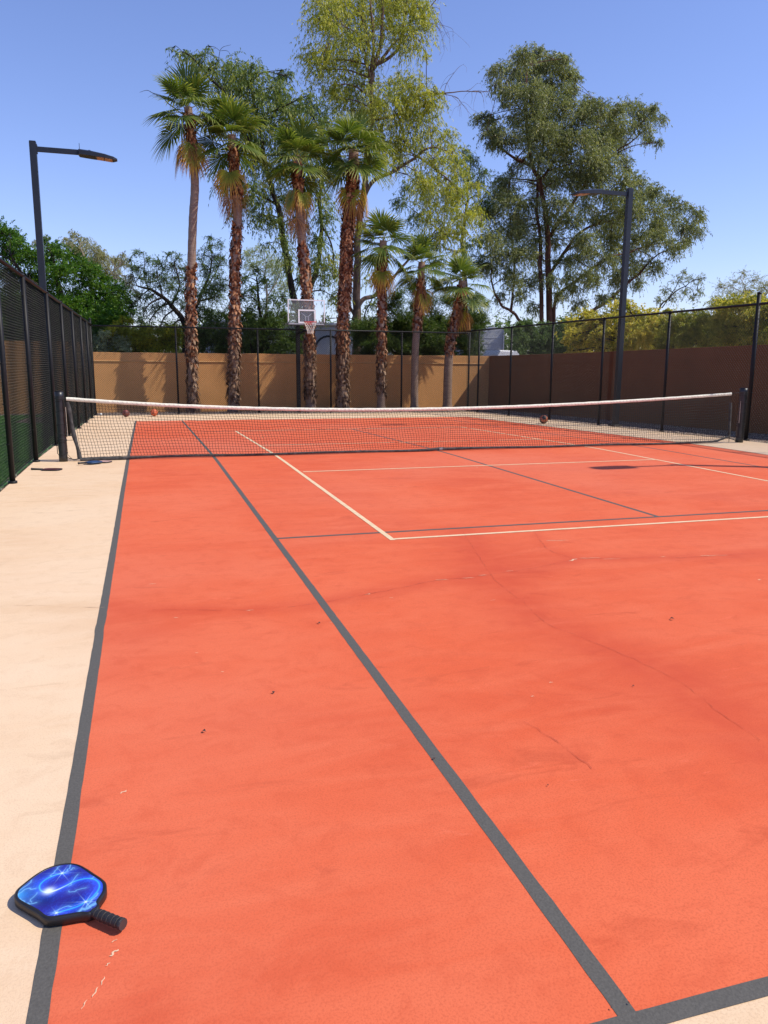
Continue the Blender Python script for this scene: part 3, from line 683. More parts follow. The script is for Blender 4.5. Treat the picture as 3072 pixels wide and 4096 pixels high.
# ------------------------------------------------------------------ balls
def ball(x, y, r, mat, label, seam=True, cat='basketball', name='basketball', rot=(0, 0, 0), seammat=None):
    z = float(gz(x, y))+r+.002; n1, n2 = 20, 32; V = []; F = []
    for i in range(n1+1):
        for j in range(n2):
            t = PI*i/n1; p = 2*PI*j/n2; V.append((r*math.sin(t)*math.cos(p), r*math.sin(t)*math.sin(p), r*math.cos(t)))
    for i in range(n1):
        for j in range(n2): F.append((i*n2+j, i*n2+n2+j, i*n2+n2+(j+1) % n2, i*n2+(j+1) % n2))
    o = link(name, V, F, mat, smooth=True); o.location = (x, y, z); o.rotation_euler = rot
    tag(o, label, cat, 'balls on the far side' if cat == 'basketball' else None)
    if seam:
        m = MB(); A = np.linspace(0, 2*PI, 49)
        m.tube([(r*math.cos(a), r*math.sin(a), 0) for a in A], r*.022, 5, False); m.tube([(r*math.cos(a), 0, r*math.sin(a)) for a in A], r*.022, 5, False)
        for sg in (-1, 1):
            P = []
            for a in A:
                p = np.array([sg*(.62-.22*math.cos(2*a)), math.sin(a)*.9, math.cos(a)*.9]); P.append(p/np.linalg.norm(p)*r)
            m.tube(P, r*.022, 5, False)
        m.build('seam', seammat or BLACKM, o)
    return o
BORG = simple('ball_orange', (.60, .13, .05), .6, var=.08, scale=90, bmp=.2)
m, nt, b = new_mat('ball_black_orange'); tc = N(nt, 'ShaderNodeTexCoord'); w = N(nt, 'ShaderNodeTexWave'); w.inputs['Scale'].default_value = 2.2; w.inputs['Distortion'].default_value = 1.2; w.inputs['Detail'].default_value = 0
nt.links.new(tc.outputs['Object'], w.inputs['Vector']); nt.links.new(ramp(nt, w.outputs['Fac'], [(0, (.015, .014, .014)), (.5, (.42, .12, .05))], 'CONSTANT'), b.inputs['Base Color']); b.inputs['Roughness'].default_value = .45
BBO = m
BMAR = simple('ball_maroon', (.16, .04, .03), .55, var=.6, scale=6)
ball(-4.881, 15.1, .125, BORG, 'bright orange basketball at the far court edge near the first palm', rot=(.4, .2, .5))
ball(-5.80, 14.75, .12, BMAR, 'dark maroon basketball left of the bright orange one', rot=(1, .3, .2))
ball(6.02, 7.48, .125, BBO, 'black and orange basketball near the right fence', rot=(.9, .5, 1.2))
WB = simple('white_plastic', (.8, .8, .76), .5, var=.05)
o = ball(-6.66, 16.0, .04, WB, 'small white plastic ball in the far left corner', seam=False, cat='ball', name='pickleball')
m = MB()
for k in range(26):
    zc = 1-2*(k+.5)/26; a = k*2.39996; rr = math.sqrt(1-zc*zc); d = np.array([rr*math.cos(a), rr*math.sin(a), zc]); m.tube([d*.0395, d*.0404], .0045, 8)
m.build('hole', BLACKM, o)

# ------------------------------------------------------------------ basketball hoop
by = 16.1
root = empty('basketball_hoop', (.55, 16.75, float(gz(.5, 16.7))), 'basketball hoop with clear backboard above the far fence', 'hoop')
m = MB(); m.bar((.53, 16.95, -.33), (.53, 16.95, 3.0), .14, .14, (0, 1, 0)); m.build('pole', BLACKM, root)
m = MB()
for x in (.48, .92): m.bar((x, by+.04, 2.98), (x, by+.04, 3.82), .04, .04, (0, 1, 0))
for z in (2.75, 3.45): m.bar((.53, 16.9, z-.1), (.7, by+.06, z), .06, .05)
m.bar((.53, 16.95, 2.9), (.6, by+.3, 3.45), .05, .05)
m.build('bracket', BLACKM, root)
m, nt, b = new_mat('backboard_glass'); b.inputs['Base Color'].default_value = (.75, .8, .82, 1); b.inputs['Roughness'].default_value = .04; b.inputs['Alpha'].default_value = .07; b.inputs['Specular IOR Level'].default_value = .8
GLS = m
m = MB(); m.box((.70, by, 3.385), (1.34, .012, .86)); m.build('glass', GLS, root)
WHM = simple('white_frame', (.8, .8, .8), .5, var=.05); GRM = simple('grey_trim', (.09, .09, .10), .6, var=.2)
m = MB(); m.box((.70, by, 3.83), (1.39, .03, .036)); m.box((.022, by, 3.43), (.034, .03, .765)); m.box((1.378, by, 3.43), (.034, .03, .765)); m.build('frame', WHM, root)
m = MB(); m.box((.70, by, 2.945), (1.40, .045, .04), bev=.006); m.box((.018, by, 3.0), (.04, .04, .09)); m.box((1.382, by, 3.0), (.04, .04, .09)); m.build('edge_pad', GRM, root)
m = MB(); m.box((.70, by-.012, 2.975), (1.30, .01, .02)); m.build('trim_strip', simple('light_trim', (.5, .52, .55), .5), root)
m = MB(); y_ = by-.012
m.box((.72, y_, 3.465), (.66, .006, .055)); m.box((.72, y_, 3.025), (.66, .006, .055)); m.box((.4175, y_, 3.245), (.055, .006, .385)); m.box((1.0225, y_, 3.245), (.055, .006, .385)); m.build('target_square', WHM, root)
m = MB(); m.box((.72, by+.045, 3.245), (.545, .02, .39)); m.build('back_panel', simple('back_panel', (.05, .055, .065), .4), root)
m = MB()
for sg in (-1, 1):
    m.bar((.72+sg*.235, by+.03, 3.40), (.72+sg*.055, by+.03, 3.25), .02, .012, (0, 1, 0)); m.bar((.72+sg*.055, by+.03, 3.25), (.72+sg*.055, by+.03, 3.07), .02, .012, (0, 1, 0))
m.bar((.665, by+.03, 3.235), (.775, by+.03, 3.235), .01, .012, (0, 1, 0)); m.build('strut', simple('strut_grey', (.38, .42, .47), .4), root)
m = MB(); m.box((1.245, y_, 3.045), (.16, .006, .035)); m.build('maker_plate', GRM, root)
m = MB()
for i in range(8): m.box((1.18+i*.0185, y_-.005, 3.045), (.009, .003, .014))
m.build('maker_lettering', WHM, root)
REDM = simple('rim_red', (.55, .05, .045), .45); NETW = simple('hoop_net_cord', (.72, .66, .58), .8)
RC = np.array([.76, by-.40, 3.03]); RR = .228
m = MB(); m.tube([RC+RR*np.array([math.cos(a), math.sin(a), 0]) for a in np.linspace(0, 2*PI, 41)], .012, 8, False)
m.bar(RC+np.array([-.09, .2, -.01]), RC+np.array([-.09, .40, -.01]), .03, .03); m.bar(RC+np.array([.09, .2, -.01]), RC+np.array([.09, .40, -.01]), .03, .03); m.box(RC+np.array([0, .385, -.02]), (.26, .02, .12))
m.box(RC+np.array([0, .3, -.02]), (.2, .16, .02)); m.build('rim', REDM, root, False)
nb = NB(); n12 = 12
prof = [(.225, 0), (.20, -.09), (.165, -.17), (.135, -.25), (.115, -.33), (.105, -.42)]
nd = [[RC+np.array([r_*math.cos(2*PI*(k+.5*(i % 2))/n12), r_*math.sin(2*PI*(k+.5*(i % 2))/n12), z]) for k in range(n12)] for i, (r_, z) in enumerate(prof)]
for i in range(5):
    for k in range(n12):
        for dk in ((0, -1) if i % 2 == 0 else (0, 1)):
            V, F = tube_np(np.array([nd[i][k], nd[i+1][(k+dk) % n12]]), .0045, 4); nb.add(V, F)
nb.build('rim_net', NETW, root, tint=False)
settle(root)

# ------------------------------------------------------------------ palms (Washingtonia)
def frond(parent, hub0, az, el, Lp, Lb, kind, seed):
    r = np.random.default_rng(seed)
    d = np.array([math.cos(az)*math.cos(el), math.sin(az)*math.cos(el), math.sin(el)])
    s = np.array([-math.sin(az), math.cos(az), 0.]); s = s+r.normal(0, .12, 3); s -= d*(s@d); s /= np.linalg.norm(s)
    up = np.cross(d, s)
    if up[2] < 0: up = -up; s = -s
    nb = NB()
    # petiole
    ts = np.linspace(0, 1, 7)
    grav = {'green': .16, 'yellow': .25, 'dead': .15}[kind]
    P = hub0+d*Lp*ts[:, None]; P[:, 2] -= grav*Lp*ts**2
    V, F = tube_np(P, np.linspace(.017, .009, 7), 4); pet = (V, F)
    tip = P[-1]; dd = P[-1]-P[-2]; dd /= np.linalg.norm(dd)
    n = 32; span = math.radians({'green': 128, 'yellow': 105, 'dead': 62}[kind])*r.uniform(.9, 1.05)
    th = np.linspace(-span, span, n); dth = th[1]-th[0]
    K_ = 9; rho = np.linspace(0.02, 1, K_)
    ln = Lb*(1-.28*(np.abs(th)/span)**2)*r.uniform(.9, 1.06, n)
    fold = .5
    VV = []; FF = []; TT = []; off = 0
    droopk = {'green': r.uniform(.16, .42), 'yellow': .45, 'dead': .5}[kind]
    cup = r.uniform(.05, .28); droopk *= .3+.7*math.cos(el)**2 if kind == 'green' else 1
    for q in range(n):
        a = th[q]+(r.normal(0, .02) if kind != 'dead' else r.normal(0, .12))
        dirn = dd*math.cos(a)+s*math.sin(a); per = -dd*math.sin(a)+s*math.cos(a)
        dirn = dirn+up*cup*(abs(a)/span)*.9; dirn /= np.linalg.norm(dirn)
        rr_ = rho*ln[q]
        # widths: joined up to 50 %, then each tip tapers free
        wj = rr_*math.tan(dth/2)*1.0; wfree = .5*ln[q]*math.tan(dth/2)*np.clip((1-rho)/.5, 0, 1)**.7
        w = np.where(rho < .5, wj, wfree)
        if kind == 'dead': w *= .8
        C_ = tip+dirn*rr_[:, None]
        curl = np.clip((rho-.5)/.5, 0, 1)**1.8
        C_[:, 2] -= droopk*ln[q]*(rho**2*.35+curl*(.75+r.normal(0, .22)))
        if kind != 'dead': C_ += per*(r.normal(0, .05)*ln[q]*curl)[:, None]
        else:
            C_ += per*(r.normal(0, .10)*ln[q]*rho**2)[:, None]+up*(r.normal(0, .06)*ln[q]*rho)[:, None]
        A = C_+per*w[:, None]; B = C_-per*w[:, None]; M = C_+up*(w*fold*(1 if q % 2 else 1))[:, None]
        V = np.stack([A, M, B], 1).reshape(-1, 3); i = np.arange(K_-1)[:, None]*3
        F = np.concatenate([i+np.array([[0, 1, 4, 3]]), i+np.array([[1, 2, 5, 4]])])
        VV.append(V); FF.append(F+off); off += len(V)
        t = np.concatenate([rho[1:], rho[1:]])
        if kind == 'green': tv = .25+.25*t+r.uniform(-.12, .2)+.25*(t > .85)
        elif kind == 'yellow': tv = t**1.3*.95+r.uniform(-.12, .1)
        else: tv = r.uniform(.1, .9)+0*t
        TT.append(np.clip(tv, 0, 1))
    nb.add(np.concatenate(VV), np.concatenate(FF), np.concatenate(TT))
    nb.add(pet[0], pet[1], np.full(len(pet[1]), .9 if kind != 'dead' else .7))
    return nb.build({'green': 'frond', 'yellow': 'yellowing_frond', 'dead': 'dead_frond'}[kind], {'green': FROND, 'yellow': FROND_Y, 'dead': FROND_D}[kind], parent)

def palm(pts, Y, smooth_rng, rad, heart, R, nfr, nyel, ndead, label, seed, skirt=None, weather=.35, extra=()):
    r = np.random.default_rng(seed)
    W = [at(u, v, Y) for u, v in pts]; base = W[0]; base[2] = float(gz(base[0], Y))-.03
    H = at(heart[0], heart[1], Y)
    path = smooth_line(np.array([base]+[w for w in W[1:]]+[H]), 10)
    root = empty('fan_palm', tuple(base), label, 'palm tree', 'row of fan palms behind the far fence')
    zz = path[:, 2]; t = (zz-zz[0])/(zz[-1]-zz[0])
    px = 1690./(Y+13.3)*1.0
    rr = rad*(1.0+.35*np.exp(-t/.03)); rr = rr*(1-.12*t)
    V, F = tube_np(path, rr*(1+.03*np.sin(np.arange(len(path))*2.1)), 14)
    link('trunk', V, F, PTRUNK, root, True)
    # old leaf bases
    def boots(z0, z1, n, mat, long_, name):
        nb = NB(); VV = []; FF = []; TT = []
        for k in range(n):
            z = r.uniform(z0, z1); i = np.searchsorted(zz, z); i = min(max(i, 1), len(zz)-1); f = (z-zz[i-1])/(zz[i]-zz[i-1])
            c = path[i-1]*(1-f)+path[i]*f; a = r.uniform(0, 2*PI); ra = np.interp(z, zz, rr)*.98
            o_ = np.array([math.cos(a), math.sin(a), 0]); s_ = np.array([-math.sin(a), math.cos(a), 0])
            L = r.uniform(.10, .21)*long_; w = r.uniform(.045, .085); til = r.uniform(.15, .75); dn_ = 1 if r.random() > .45 else -1
            tw = r.normal(0, .35)
            dirv = np.array([0, 0, 1.])*dn_*math.cos(til)+o_*math.sin(til)+s_*tw*.5; dirv /= np.linalg.norm(dirv)
            p0 = c+o_*ra; K2 = 4; P = []
            for q in range(K2):
                tq = q/(K2-1); cc_ = p0+dirv*L*tq+o_*(.03*math.sin(PI*tq)*(1 if r.random() > .5 else .3))+np.array([0, 0, -.05*L*tq**2])
                ww = w*(1-.72*tq)*(.8 if q == 0 else 1); n_ = np.cross(dirv, s_)
                P += [cc_-s_*ww, cc_+n_*ww*.35+o_*ww*.2, cc_+s_*ww]
            V = np.array(P); F = np.array([(3*q+e, 3*q+e+1, 3*q+e+4, 3*q+e+3) for q in range(K2-1) for e in (0, 1)])
            VV.append(V); FF.append(F+12*k); b_ = r.random(); TT.append(np.clip(b_*.75+np.repeat(np.arange(K2-1), 2)*.09, 0, 1))
        nb.add(np.concatenate(VV), np.concatenate(FF), np.concatenate(TT)); return nb.build(name, mat, root)
    Ht = zz[-1]-zz[0]
    for (a, b_, kind) in smooth_rng:          # ranges (fractions) covered with boots
        boots(zz[0]+Ht*a, zz[0]+Ht*b_, int(Ht*(b_-a)*150*(rad/.2)), BOOT if kind == 'red' else BOOTG, 1.0 if kind == 'red' else 1.15, 'leaf_bases' if kind == 'red' else 'weathered_leaf_bases')
    ph0 = r.uniform(0, 6)
    for k in range(nfr):
        f = k/nfr; az = ph0+k*2.39996; el = math.radians(82-112*f**.85)+r.normal(0, .14)
        hub = H+np.array([0, 0, .12-.5*f])
        frond(root, hub, az, el, R*(.36+.14*r.random()), R*(.60+.08*r.random()), 'green', seed*1000+k)
    for k in range(nyel):
        az = ph0+k*2.1+.6; el = math.radians(-62-12*r.random()); frond(root, H+np.array([0, 0, -.45-.1*k]), az, el, R*.42, R*.50, 'yellow', seed*1000+200+k)
    zs = skirt if skirt is not None else .6
    for k in range(ndead):
        az = k*2.39996+1; el = math.radians(-80+r.normal(0, 4)); rt = rad*.9
        hb = H+np.array([math.cos(az)*rt, math.sin(az)*rt, -zs-r.random()*.5]); frond(root, hb, az, el, R*.27, R*.44, 'dead', seed*1000+400+k)
    for (uv, az, el, kd) in extra:
        pass
    settle(root); return root
PY = 17.45
palm([(418, 893), (415, 800), (412, 640), (414, 560), (417, 470), (421, 400), (416, 320)], PY, [(0.0, .28, 'grey'), (.16, .50, 'red'), (.82, .98, 'red')], .165, (406, 232), 1.55, 16, 4, 7, 'leftmost and tallest fan palm with a bare upper trunk', 1, skirt=.55)
palm([(503, 890), (505, 800), (507, 700), (508, 560), (513, 480), (512, 430), (506, 360)], PY+.1, [(.03, .33, 'grey'), (.25, .69, 'red'), (.78, .97, 'red')], .18, (500, 292), 1.58, 17, 4, 6, 'second fan palm from the left with orange hanging fronds', 2, skirt=1.3)
palm([(671, 890), (669, 800), (668, 700), (660, 600), (652, 520), (649, 470), (645, 420)], PY-.05, [(.05, .3, 'grey'), (.25, .67, 'red'), (.85, .97, 'red')], .185, (642, 338), 1.5, 17, 4, 6, 'fan palm standing directly behind the basketball hoop', 3, skirt=1.3)
palm([(741, 890), (740, 800), (741, 700), (747, 600), (751, 500), (757, 430), (762, 390)], PY+.15, [(.02, .3, 'grey'), (.22, .95, 'red'), (.4, .9, 'red')], .22, (764, 325), 1.65, 19, 4, 6, 'thick trunked fan palm just right of the hoop', 4, skirt=1.1)
palm([(823, 890), (824, 800), (825, 700), (825, 600)], PY-.05, [(.1, .4, 'grey'), (.3, .93, 'red')], .16, (828, 520), 1.38, 16, 3, 6, 'fan palm third from the right with reddish flaking trunk', 5, skirt=.55)
palm([(895, 890), (896, 800), (898, 740), (903, 690), (908, 640)], PY+.1, [(.55, .9, 'red')], .155, (911, 566), 1.28, 15, 3, 6, 'short fan palm second from the right with smooth trunk', 6, skirt=.4)
palm([(966, 890), (968, 800), (973, 740), (985, 690)], PY, [(.45, .62, 'red'), (.6, .95, 'red')], .185, (1000, 607), 1.3, 15, 3, 10, 'rightmost and shortest fan palm with a shaggy brown skirt', 7, skirt=.45)

# ------------------------------------------------------------------ trees: limbs from survey polylines, leaves on drooping twigs
def tree(name, label, cat, Y, limbs, blobs, lmat, bmat, leafL=.11, leafW=.022, dens=2.00, droop=.9, twig=.6, depth=2.0, seed=0, tintb=(0, 1), group=None, base=None, plane='y', clumps=9, connect=True, twigr=.008, hang=0):
    r = np.random.default_rng(seed+50)
    pt = (lambda u, v, off=0: at(u, v, Y+off)) if plane == 'y' else (lambda u, v, off=0: atx(u, v, Y+off))
    # limbs
    NBt = NB(); pool = []; poolr = []
    for li, L in enumerate(limbs):
        (pts, r0, r1) = L[:3]; dy = L[3] if len(L) > 3 else 0
        P = []
        for i, (u, v) in enumerate(pts):
            P.append(pt(u, v, dy*i/max(1, len(pts)-1)))
        if pts[0][1] > 690 and plane == 'y':
            P[0][2] = min(P[0][2], float(gz(0, 19))-.1) if pts[0][1] > 735 else P[0][2]
        P = smooth_line(np.array(P), 7); L_ = np.linalg.norm(P[-1]-P[0]); tq = np.linspace(0, 1, len(P))
        wv = sum(np.sin(tq[:, None]*L_*f_+r.uniform(0, 6, 3)[None])/f_**.8 for f_ in (1.6, 3.3, 6.1)); P += wv*.045*(.4+min(1, .12/(r0+.02)))*np.sin(PI*np.clip(tq, 0, .5))[:, None]**.5*np.array([1, 1, .7])
        rr = np.linspace(r0, r1, len(P)); V, F = tube_np(P, rr, 10 if r0 > .06 else 6); NBt.add(V, F); pool.append(P); poolr.append(rr)
    pool = np.concatenate(pool); poolr = np.concatenate(poolr)
    root = empty(name, tuple(pool[0]), label, cat, group)
    TB = []; TD = []; TL = []
    for bl in blobs:
        u, v, rp = bl[:3]; p0 = pt(u, v); dist = np.linalg.norm(p0-CP); R = rp*1.8517*dist/FPX*.98
        off = r.uniform(-1, 1)*depth if len(bl) < 4 else bl[3]
        c = pt(u, v, off); R *= 1+off/dist
        d = np.linalg.norm(pool-c, axis=1)+.6*np.maximum(0, pool[:, 2]-c[2]+.2)+.0; i = int(np.argmin(d)); a = pool[i]
        Lb_ = np.linalg.norm(c-a)
        br0 = min(poolr[i]*.7, .016+.014*Lb_)
        Lc = min(Lb_, 1.6); mid = (a+c)/2+np.array([0, 0, .10*Lc])+r.normal(0, .05*Lc, 3)
        P = smooth_line(np.array([a, mid, c]), 5); V, F = tube_np(P, np.linspace(br0, .012, len(P)), 5)
        if connect: NBt.add(V, F)
        nc = max(3, int(clumps*(.6+.8*r.random())))
        cen = r.normal(0, 1, (nc, 3)); cen /= np.linalg.norm(cen, axis=1, keepdims=True); cen = c+cen*R*(r.random((nc, 1))**.45)*.82*np.array([1, 1, .85])
        for q in range(min(nc, 7)):
            e = cen[q]; m_ = (c+e)/2+r.normal(0, .08*R, 3); V, F = tube_np(np.array([P[-2 if q % 2 and connect else (-4 if connect else -1)], m_, e]), [.012, .009, .005], 3); NBt.add(V, F)
        area = PI*R*R; ntw = max(6, int(dens*area*2.6/(leafL*leafW*.55)/14))
        k = r.integers(0, nc, ntw); st = cen[k]+r.normal(0, .33*R, (ntw, 3))*np.array([1, 1, .8])
        od = st-c; od /= np.maximum(np.linalg.norm(od, axis=1, keepdims=True), .01); od = od*.7+r.normal(0, .5, (ntw, 3)); od[:, 2] += .15
        od /= np.linalg.norm(od, axis=1, keepdims=True)
        TB.append(st-od*.12); TD.append(od); TL.append(twig*r.uniform(.5, 1.25, ntw)*min(1, .45+R*.7))
    TB = np.concatenate(TB); TD = np.concatenate(TD); TL = np.concatenate(TL); nt_ = len(TB)
    # a share of twigs as geometry
    sel = np.nonzero(r.random(nt_) < .16)[0]; ts = np.array([0, .5, 1.])
    Pq = TB[sel][:, None]+TD[sel][:, None]*(TL[sel][:, None]*ts)[..., None]; Pq[..., 2] -= droop*.8*TL[sel][:, None]*ts**2
    o3 = np.array([(twigr*.5, 0, 0), (-twigr*.25, twigr*.45, 0), (-twigr*.25, -twigr*.45, 0)])
    V = (Pq[:, :, None]+o3[None, None]*np.array([1, .7, .35])[None, :, None, None]).reshape(-1, 3); b0 = np.arange(len(sel))[:, None, None]*9
    F = (b0+np.array([[(i*3+j, i*3+(j+1) % 3, i*3+3+(j+1) % 3, i*3+3+j) for j in range(3)] for i in range(2)]).reshape(1, 6, 4)).reshape(-1, 4)
    NBt.add(V, F)
    for q in range(hang):
        i = r.integers(len(pool)//5, len(pool)); p = pool[i].copy(); az = r.uniform(0, 2*PI); Lh = r.uniform(.4, 1.3); n_ = 6
        P = [p]; dh = np.array([math.cos(az), math.sin(az), r.uniform(-.1, .5)])
        for k in range(n_):
            dh = dh+r.normal(0, .25, 3)+np.array([0, 0, -.42]); dh /= np.linalg.norm(dh); p = p+dh*Lh/n_; P.append(p)
        V, F = tube_np(np.array(P), np.linspace(min(.014, poolr[i]*.8), .004, n_+1), 3); NBt.add(V, F)
    NBt.build('trunk', bmat, root, True, False)
    m_ = 14
    t = r.random((nt_, m_))*.95+.05; L = TL[:, None]
    P = TB[:, None]+TD[:, None]*(L*t)[..., None]; P[..., 2] -= droop*.8*L*t**2
    tan = TD[:, None]*np.ones((1, m_, 1)); tan = tan.copy(); tan[..., 2] -= 1.6*droop*t
    dv = tan*.6+r.normal(0, .55, P.shape); dv[..., 2] -= .5*droop
    dv /= np.linalg.norm(dv, axis=-1, keepdims=True)
    sd = np.cross(dv, r.normal(0, 1, P.shape)); sd /= np.maximum(np.linalg.norm(sd, axis=-1, keepdims=True), 1e-6)
    ll = leafL*r.uniform(.6, 1.3, t.shape)[..., None]; ww = leafW*r.uniform(.7, 1.25, t.shape)[..., None]
    nrm = np.cross(dv, sd)
    A = P; B = P+dv*ll*.42+sd*ww*.5+nrm*ww*.25; D_ = P+dv*ll+np.array([0, 0, -.12])*ll; E = P+dv*ll*.42-sd*ww*.5+nrm*ww*.25
    V = np.stack([A, B, D_, E], -2).reshape(-1, 3); F = np.arange(len(V)).reshape(-1, 4)
    tw = np.clip(r.normal(.5, .16, (nt_, 1))+r.normal(0, .13, (nt_, m_)), 0, 1)*(tintb[1]-tintb[0])+tintb[0]
    ex = r.random((nt_, m_)) < .03; tw = np.where(ex, 1, tw)
    link('crown', V, F, lmat, root, tint=np.clip(tw, 0, 1).ravel())
    settle(root); return root

def rows(u0, u1, v0, v1, su, sv, r_, seed):
    q = np.random.default_rng(seed); out = []; v = v1
    while v >= v0:
        u = u0
        while u <= u1:
            out.append((u+q.uniform(-.4, .4)*su, v+q.uniform(-.35, .35)*sv, r_*q.uniform(.7, 1.2))); u += su
        v -= sv
    return out
A_limbs = [([(765, 765), (771, 690), (771, 600), (772, 540), (779, 459), (792, 350), (802, 260), (802, 176)], .21, .11),
    ([(802, 176), (806, 150), (812, 132), (824, 67), (824, 0), (826, -60)], .11, .05), ([(802, 176), (803, 120), (806, 60), (800, 0), (790, -50)], .09, .03),
    ([(806, 150), (835, 112), (859, 85), (885, 76), (905, 76)], .08, .02, 1), ([(812, 140), (838, 128), (859, 105), (866, 60), (880, 6), (900, -40)], .085, .03, -1),
    ([(802, 176), (790, 130), (799, 100), (770, 70), (740, 56)], .07, .02, -1), ([(799, 100), (775, 30), (750, -10)], .05, .02, 1),
    ([(800, 260), (850, 250), (880, 230), (915, 205), (954, 202), (1000, 197), (1063, 195)], .07, .012, -1.2), ([(954, 202), (985, 208), (1000, 225), (1018, 250)], .018, .005), ([(960, 203), (968, 180), (985, 150), (1000, 140)], .016, .004), ([(1000, 197), (1020, 190), (1035, 178)], .014, .004), ([(1020, 197), (1038, 205), (1043, 235)], .014, .004),
    ([(905, 40), (925, 20), (950, -10)], .04, .02), ([(890, 75), (912, 38), (945, 40), (968, 75), (975, 85)], .016, .004), ([(905, 45), (940, 55), (955, 85), (962, 110)], .014, .004), ([(900, 60), (930, 52), (972, 60), (978, 78)], .012, .004),
    ([(779, 459), (800, 395), (849, 370), (902, 337), (940, 319), (975, 330)], .11, .03, -1), ([(849, 370), (880, 378), (905, 400)], .03, .01),
    ([(902, 337), (960, 380), (1000, 430), (1020, 470)], .05, .015, 1), ([(765, 690), (782, 649), (812, 636), (850, 600), (900, 540), (960, 480)], .13, .03, 2),
    ([(771, 690), (745, 640), (735, 600), (738, 560)], .08, .02)]
A_blobs = [(700, 10, 30), (690, 45, 26), (720, 30, 36), (755, 15, 38), (740, -25, 40), (800, -30, 40), (860, -20, 40), (820, 15, 40), (870, 20, 36), (905, 10, 26), (740, 88, 36), (702, 108, 32), (672, 130, 20), (690, 150, 24), (733, 138, 32), (778, 88, 34), (830, 66, 32), (878, 68, 30), (905, 50, 24), (910, 92, 18), (922, 118, 9),
    (780, 150, 28), (760, 190, 34), (722, 182, 18), (820, 205, 34), (870, 188, 38), (908, 190, 32), (935, 200, 20), (850, 240, 42), (900, 250, 38), (925, 228, 24), (800, 250, 36), (750, 240, 36), (725, 215, 24), (928, 272, 22), (870, 300, 34), (902, 300, 28), (958, 300, 26), (975, 328, 26), (940, 345, 24), (985, 368, 20), (838, 325, 30), (862, 345, 18),
    (905, 395, 26), (928, 392, 32), (960, 400, 28), (990, 418, 28), (1020, 402, 18), (1032, 450, 20), (1000, 468, 28), (960, 450, 30), (930, 425, 26), (1038, 480, 12), (1000, 503, 22), (958, 498, 26), (925, 470, 20), (985, 545, 16), (900, 372, 18), (800, 300, 30), (830, 350, 20), (735, 590, 24), (730, 640, 18), (790, 490, 18), (792, 560, 14), (715, 560, 20), (800, 600, 14)]
tree('eucalyptus_tree', 'tall airy yellow-green eucalyptus reaching past the top of the picture', 'tree', 24.5, A_limbs, A_blobs, L_EUC_Y, BARK_E, leafL=.14, leafW=.034, dens=1.05, droop=1.0, twig=.75, depth=1.8, seed=1, hang=120, tintb=(.0, 1.0))
B_limbs = [([(545, 290), (470, 268), (400, 246), (365, 228), (345, 208), (322, 197), (304, 199)], .035, .006, -1), ([(345, 208), (334, 203), (318, 208)], .008, .004, -1), ([(652, 765), (648, 700), (635, 640), (612, 520), (598, 440), (575, 360), (560, 280), (545, 200), (540, 160)], .19, .035), ([(640, 670), (680, 600), (692, 520), (692, 440), (700, 330), (670, 240)], .14, .03, 1),
    ([(575, 360), (530, 290), (500, 220), (455, 170), (420, 130), (395, 112)], .09, .012, -1), ([(455, 170), (470, 140), (478, 110), (500, 98)], .02, .005), ([(478, 110), (495, 112), (505, 130)], .01, .004), ([(598, 440), (560, 420), (530, 400)], .06, .015), ([(692, 480), (720, 540), (720, 600)], .05, .015)]
B_blobs = [(376, 102, 7), (393, 115, 12), (413, 125, 15), (438, 120, 16), (449, 100, 7), (430, 147, 16), (455, 152, 18), (470, 135, 12), (500, 155, 26), (520, 150, 24), (541, 148, 20), (560, 165, 22), (540, 185, 28), (508, 190, 30), (475, 180, 24), (590, 168, 18), (612, 152, 10), (620, 165, 12), (600, 187, 22), (590, 215, 28), (558, 222, 28), (620, 225, 26), (660, 207, 16), (665, 228, 22), (640, 250, 30), (690, 245, 28), (700, 280, 30), (718, 300, 32), (600, 250, 30), (650, 290, 30), (570, 262, 25),
    (530, 310, 28), (552, 350, 28), (575, 300, 28), (470, 380, 16), (478, 402, 12), (555, 400, 26), (530, 430, 26), (502, 460, 12), (580, 430, 28), (600, 380, 30), (620, 340, 32), (660, 340, 28), (700, 350, 28), (560, 470, 22), (590, 480, 22), (575, 525, 10), (625, 420, 26), (610, 520, 20), (620, 560, 20), (645, 480, 24), (685, 430, 26), (700, 470, 24), (690, 520, 26), (680, 570, 26), (650, 600, 14), (700, 600, 20), (720, 640, 14), (640, 300, 30), (690, 390, 26), (520, 250, 24), (545, 280, 26)]
tree('eucalyptus_tree', 'dark green weeping eucalyptus behind the four left palms', 'tree', 22.5, B_limbs, B_blobs, L_EUC_M, BARK_D, leafL=.135, leafW=.034, dens=1.2, droop=1.1, twig=.8, depth=1.5, seed=2)
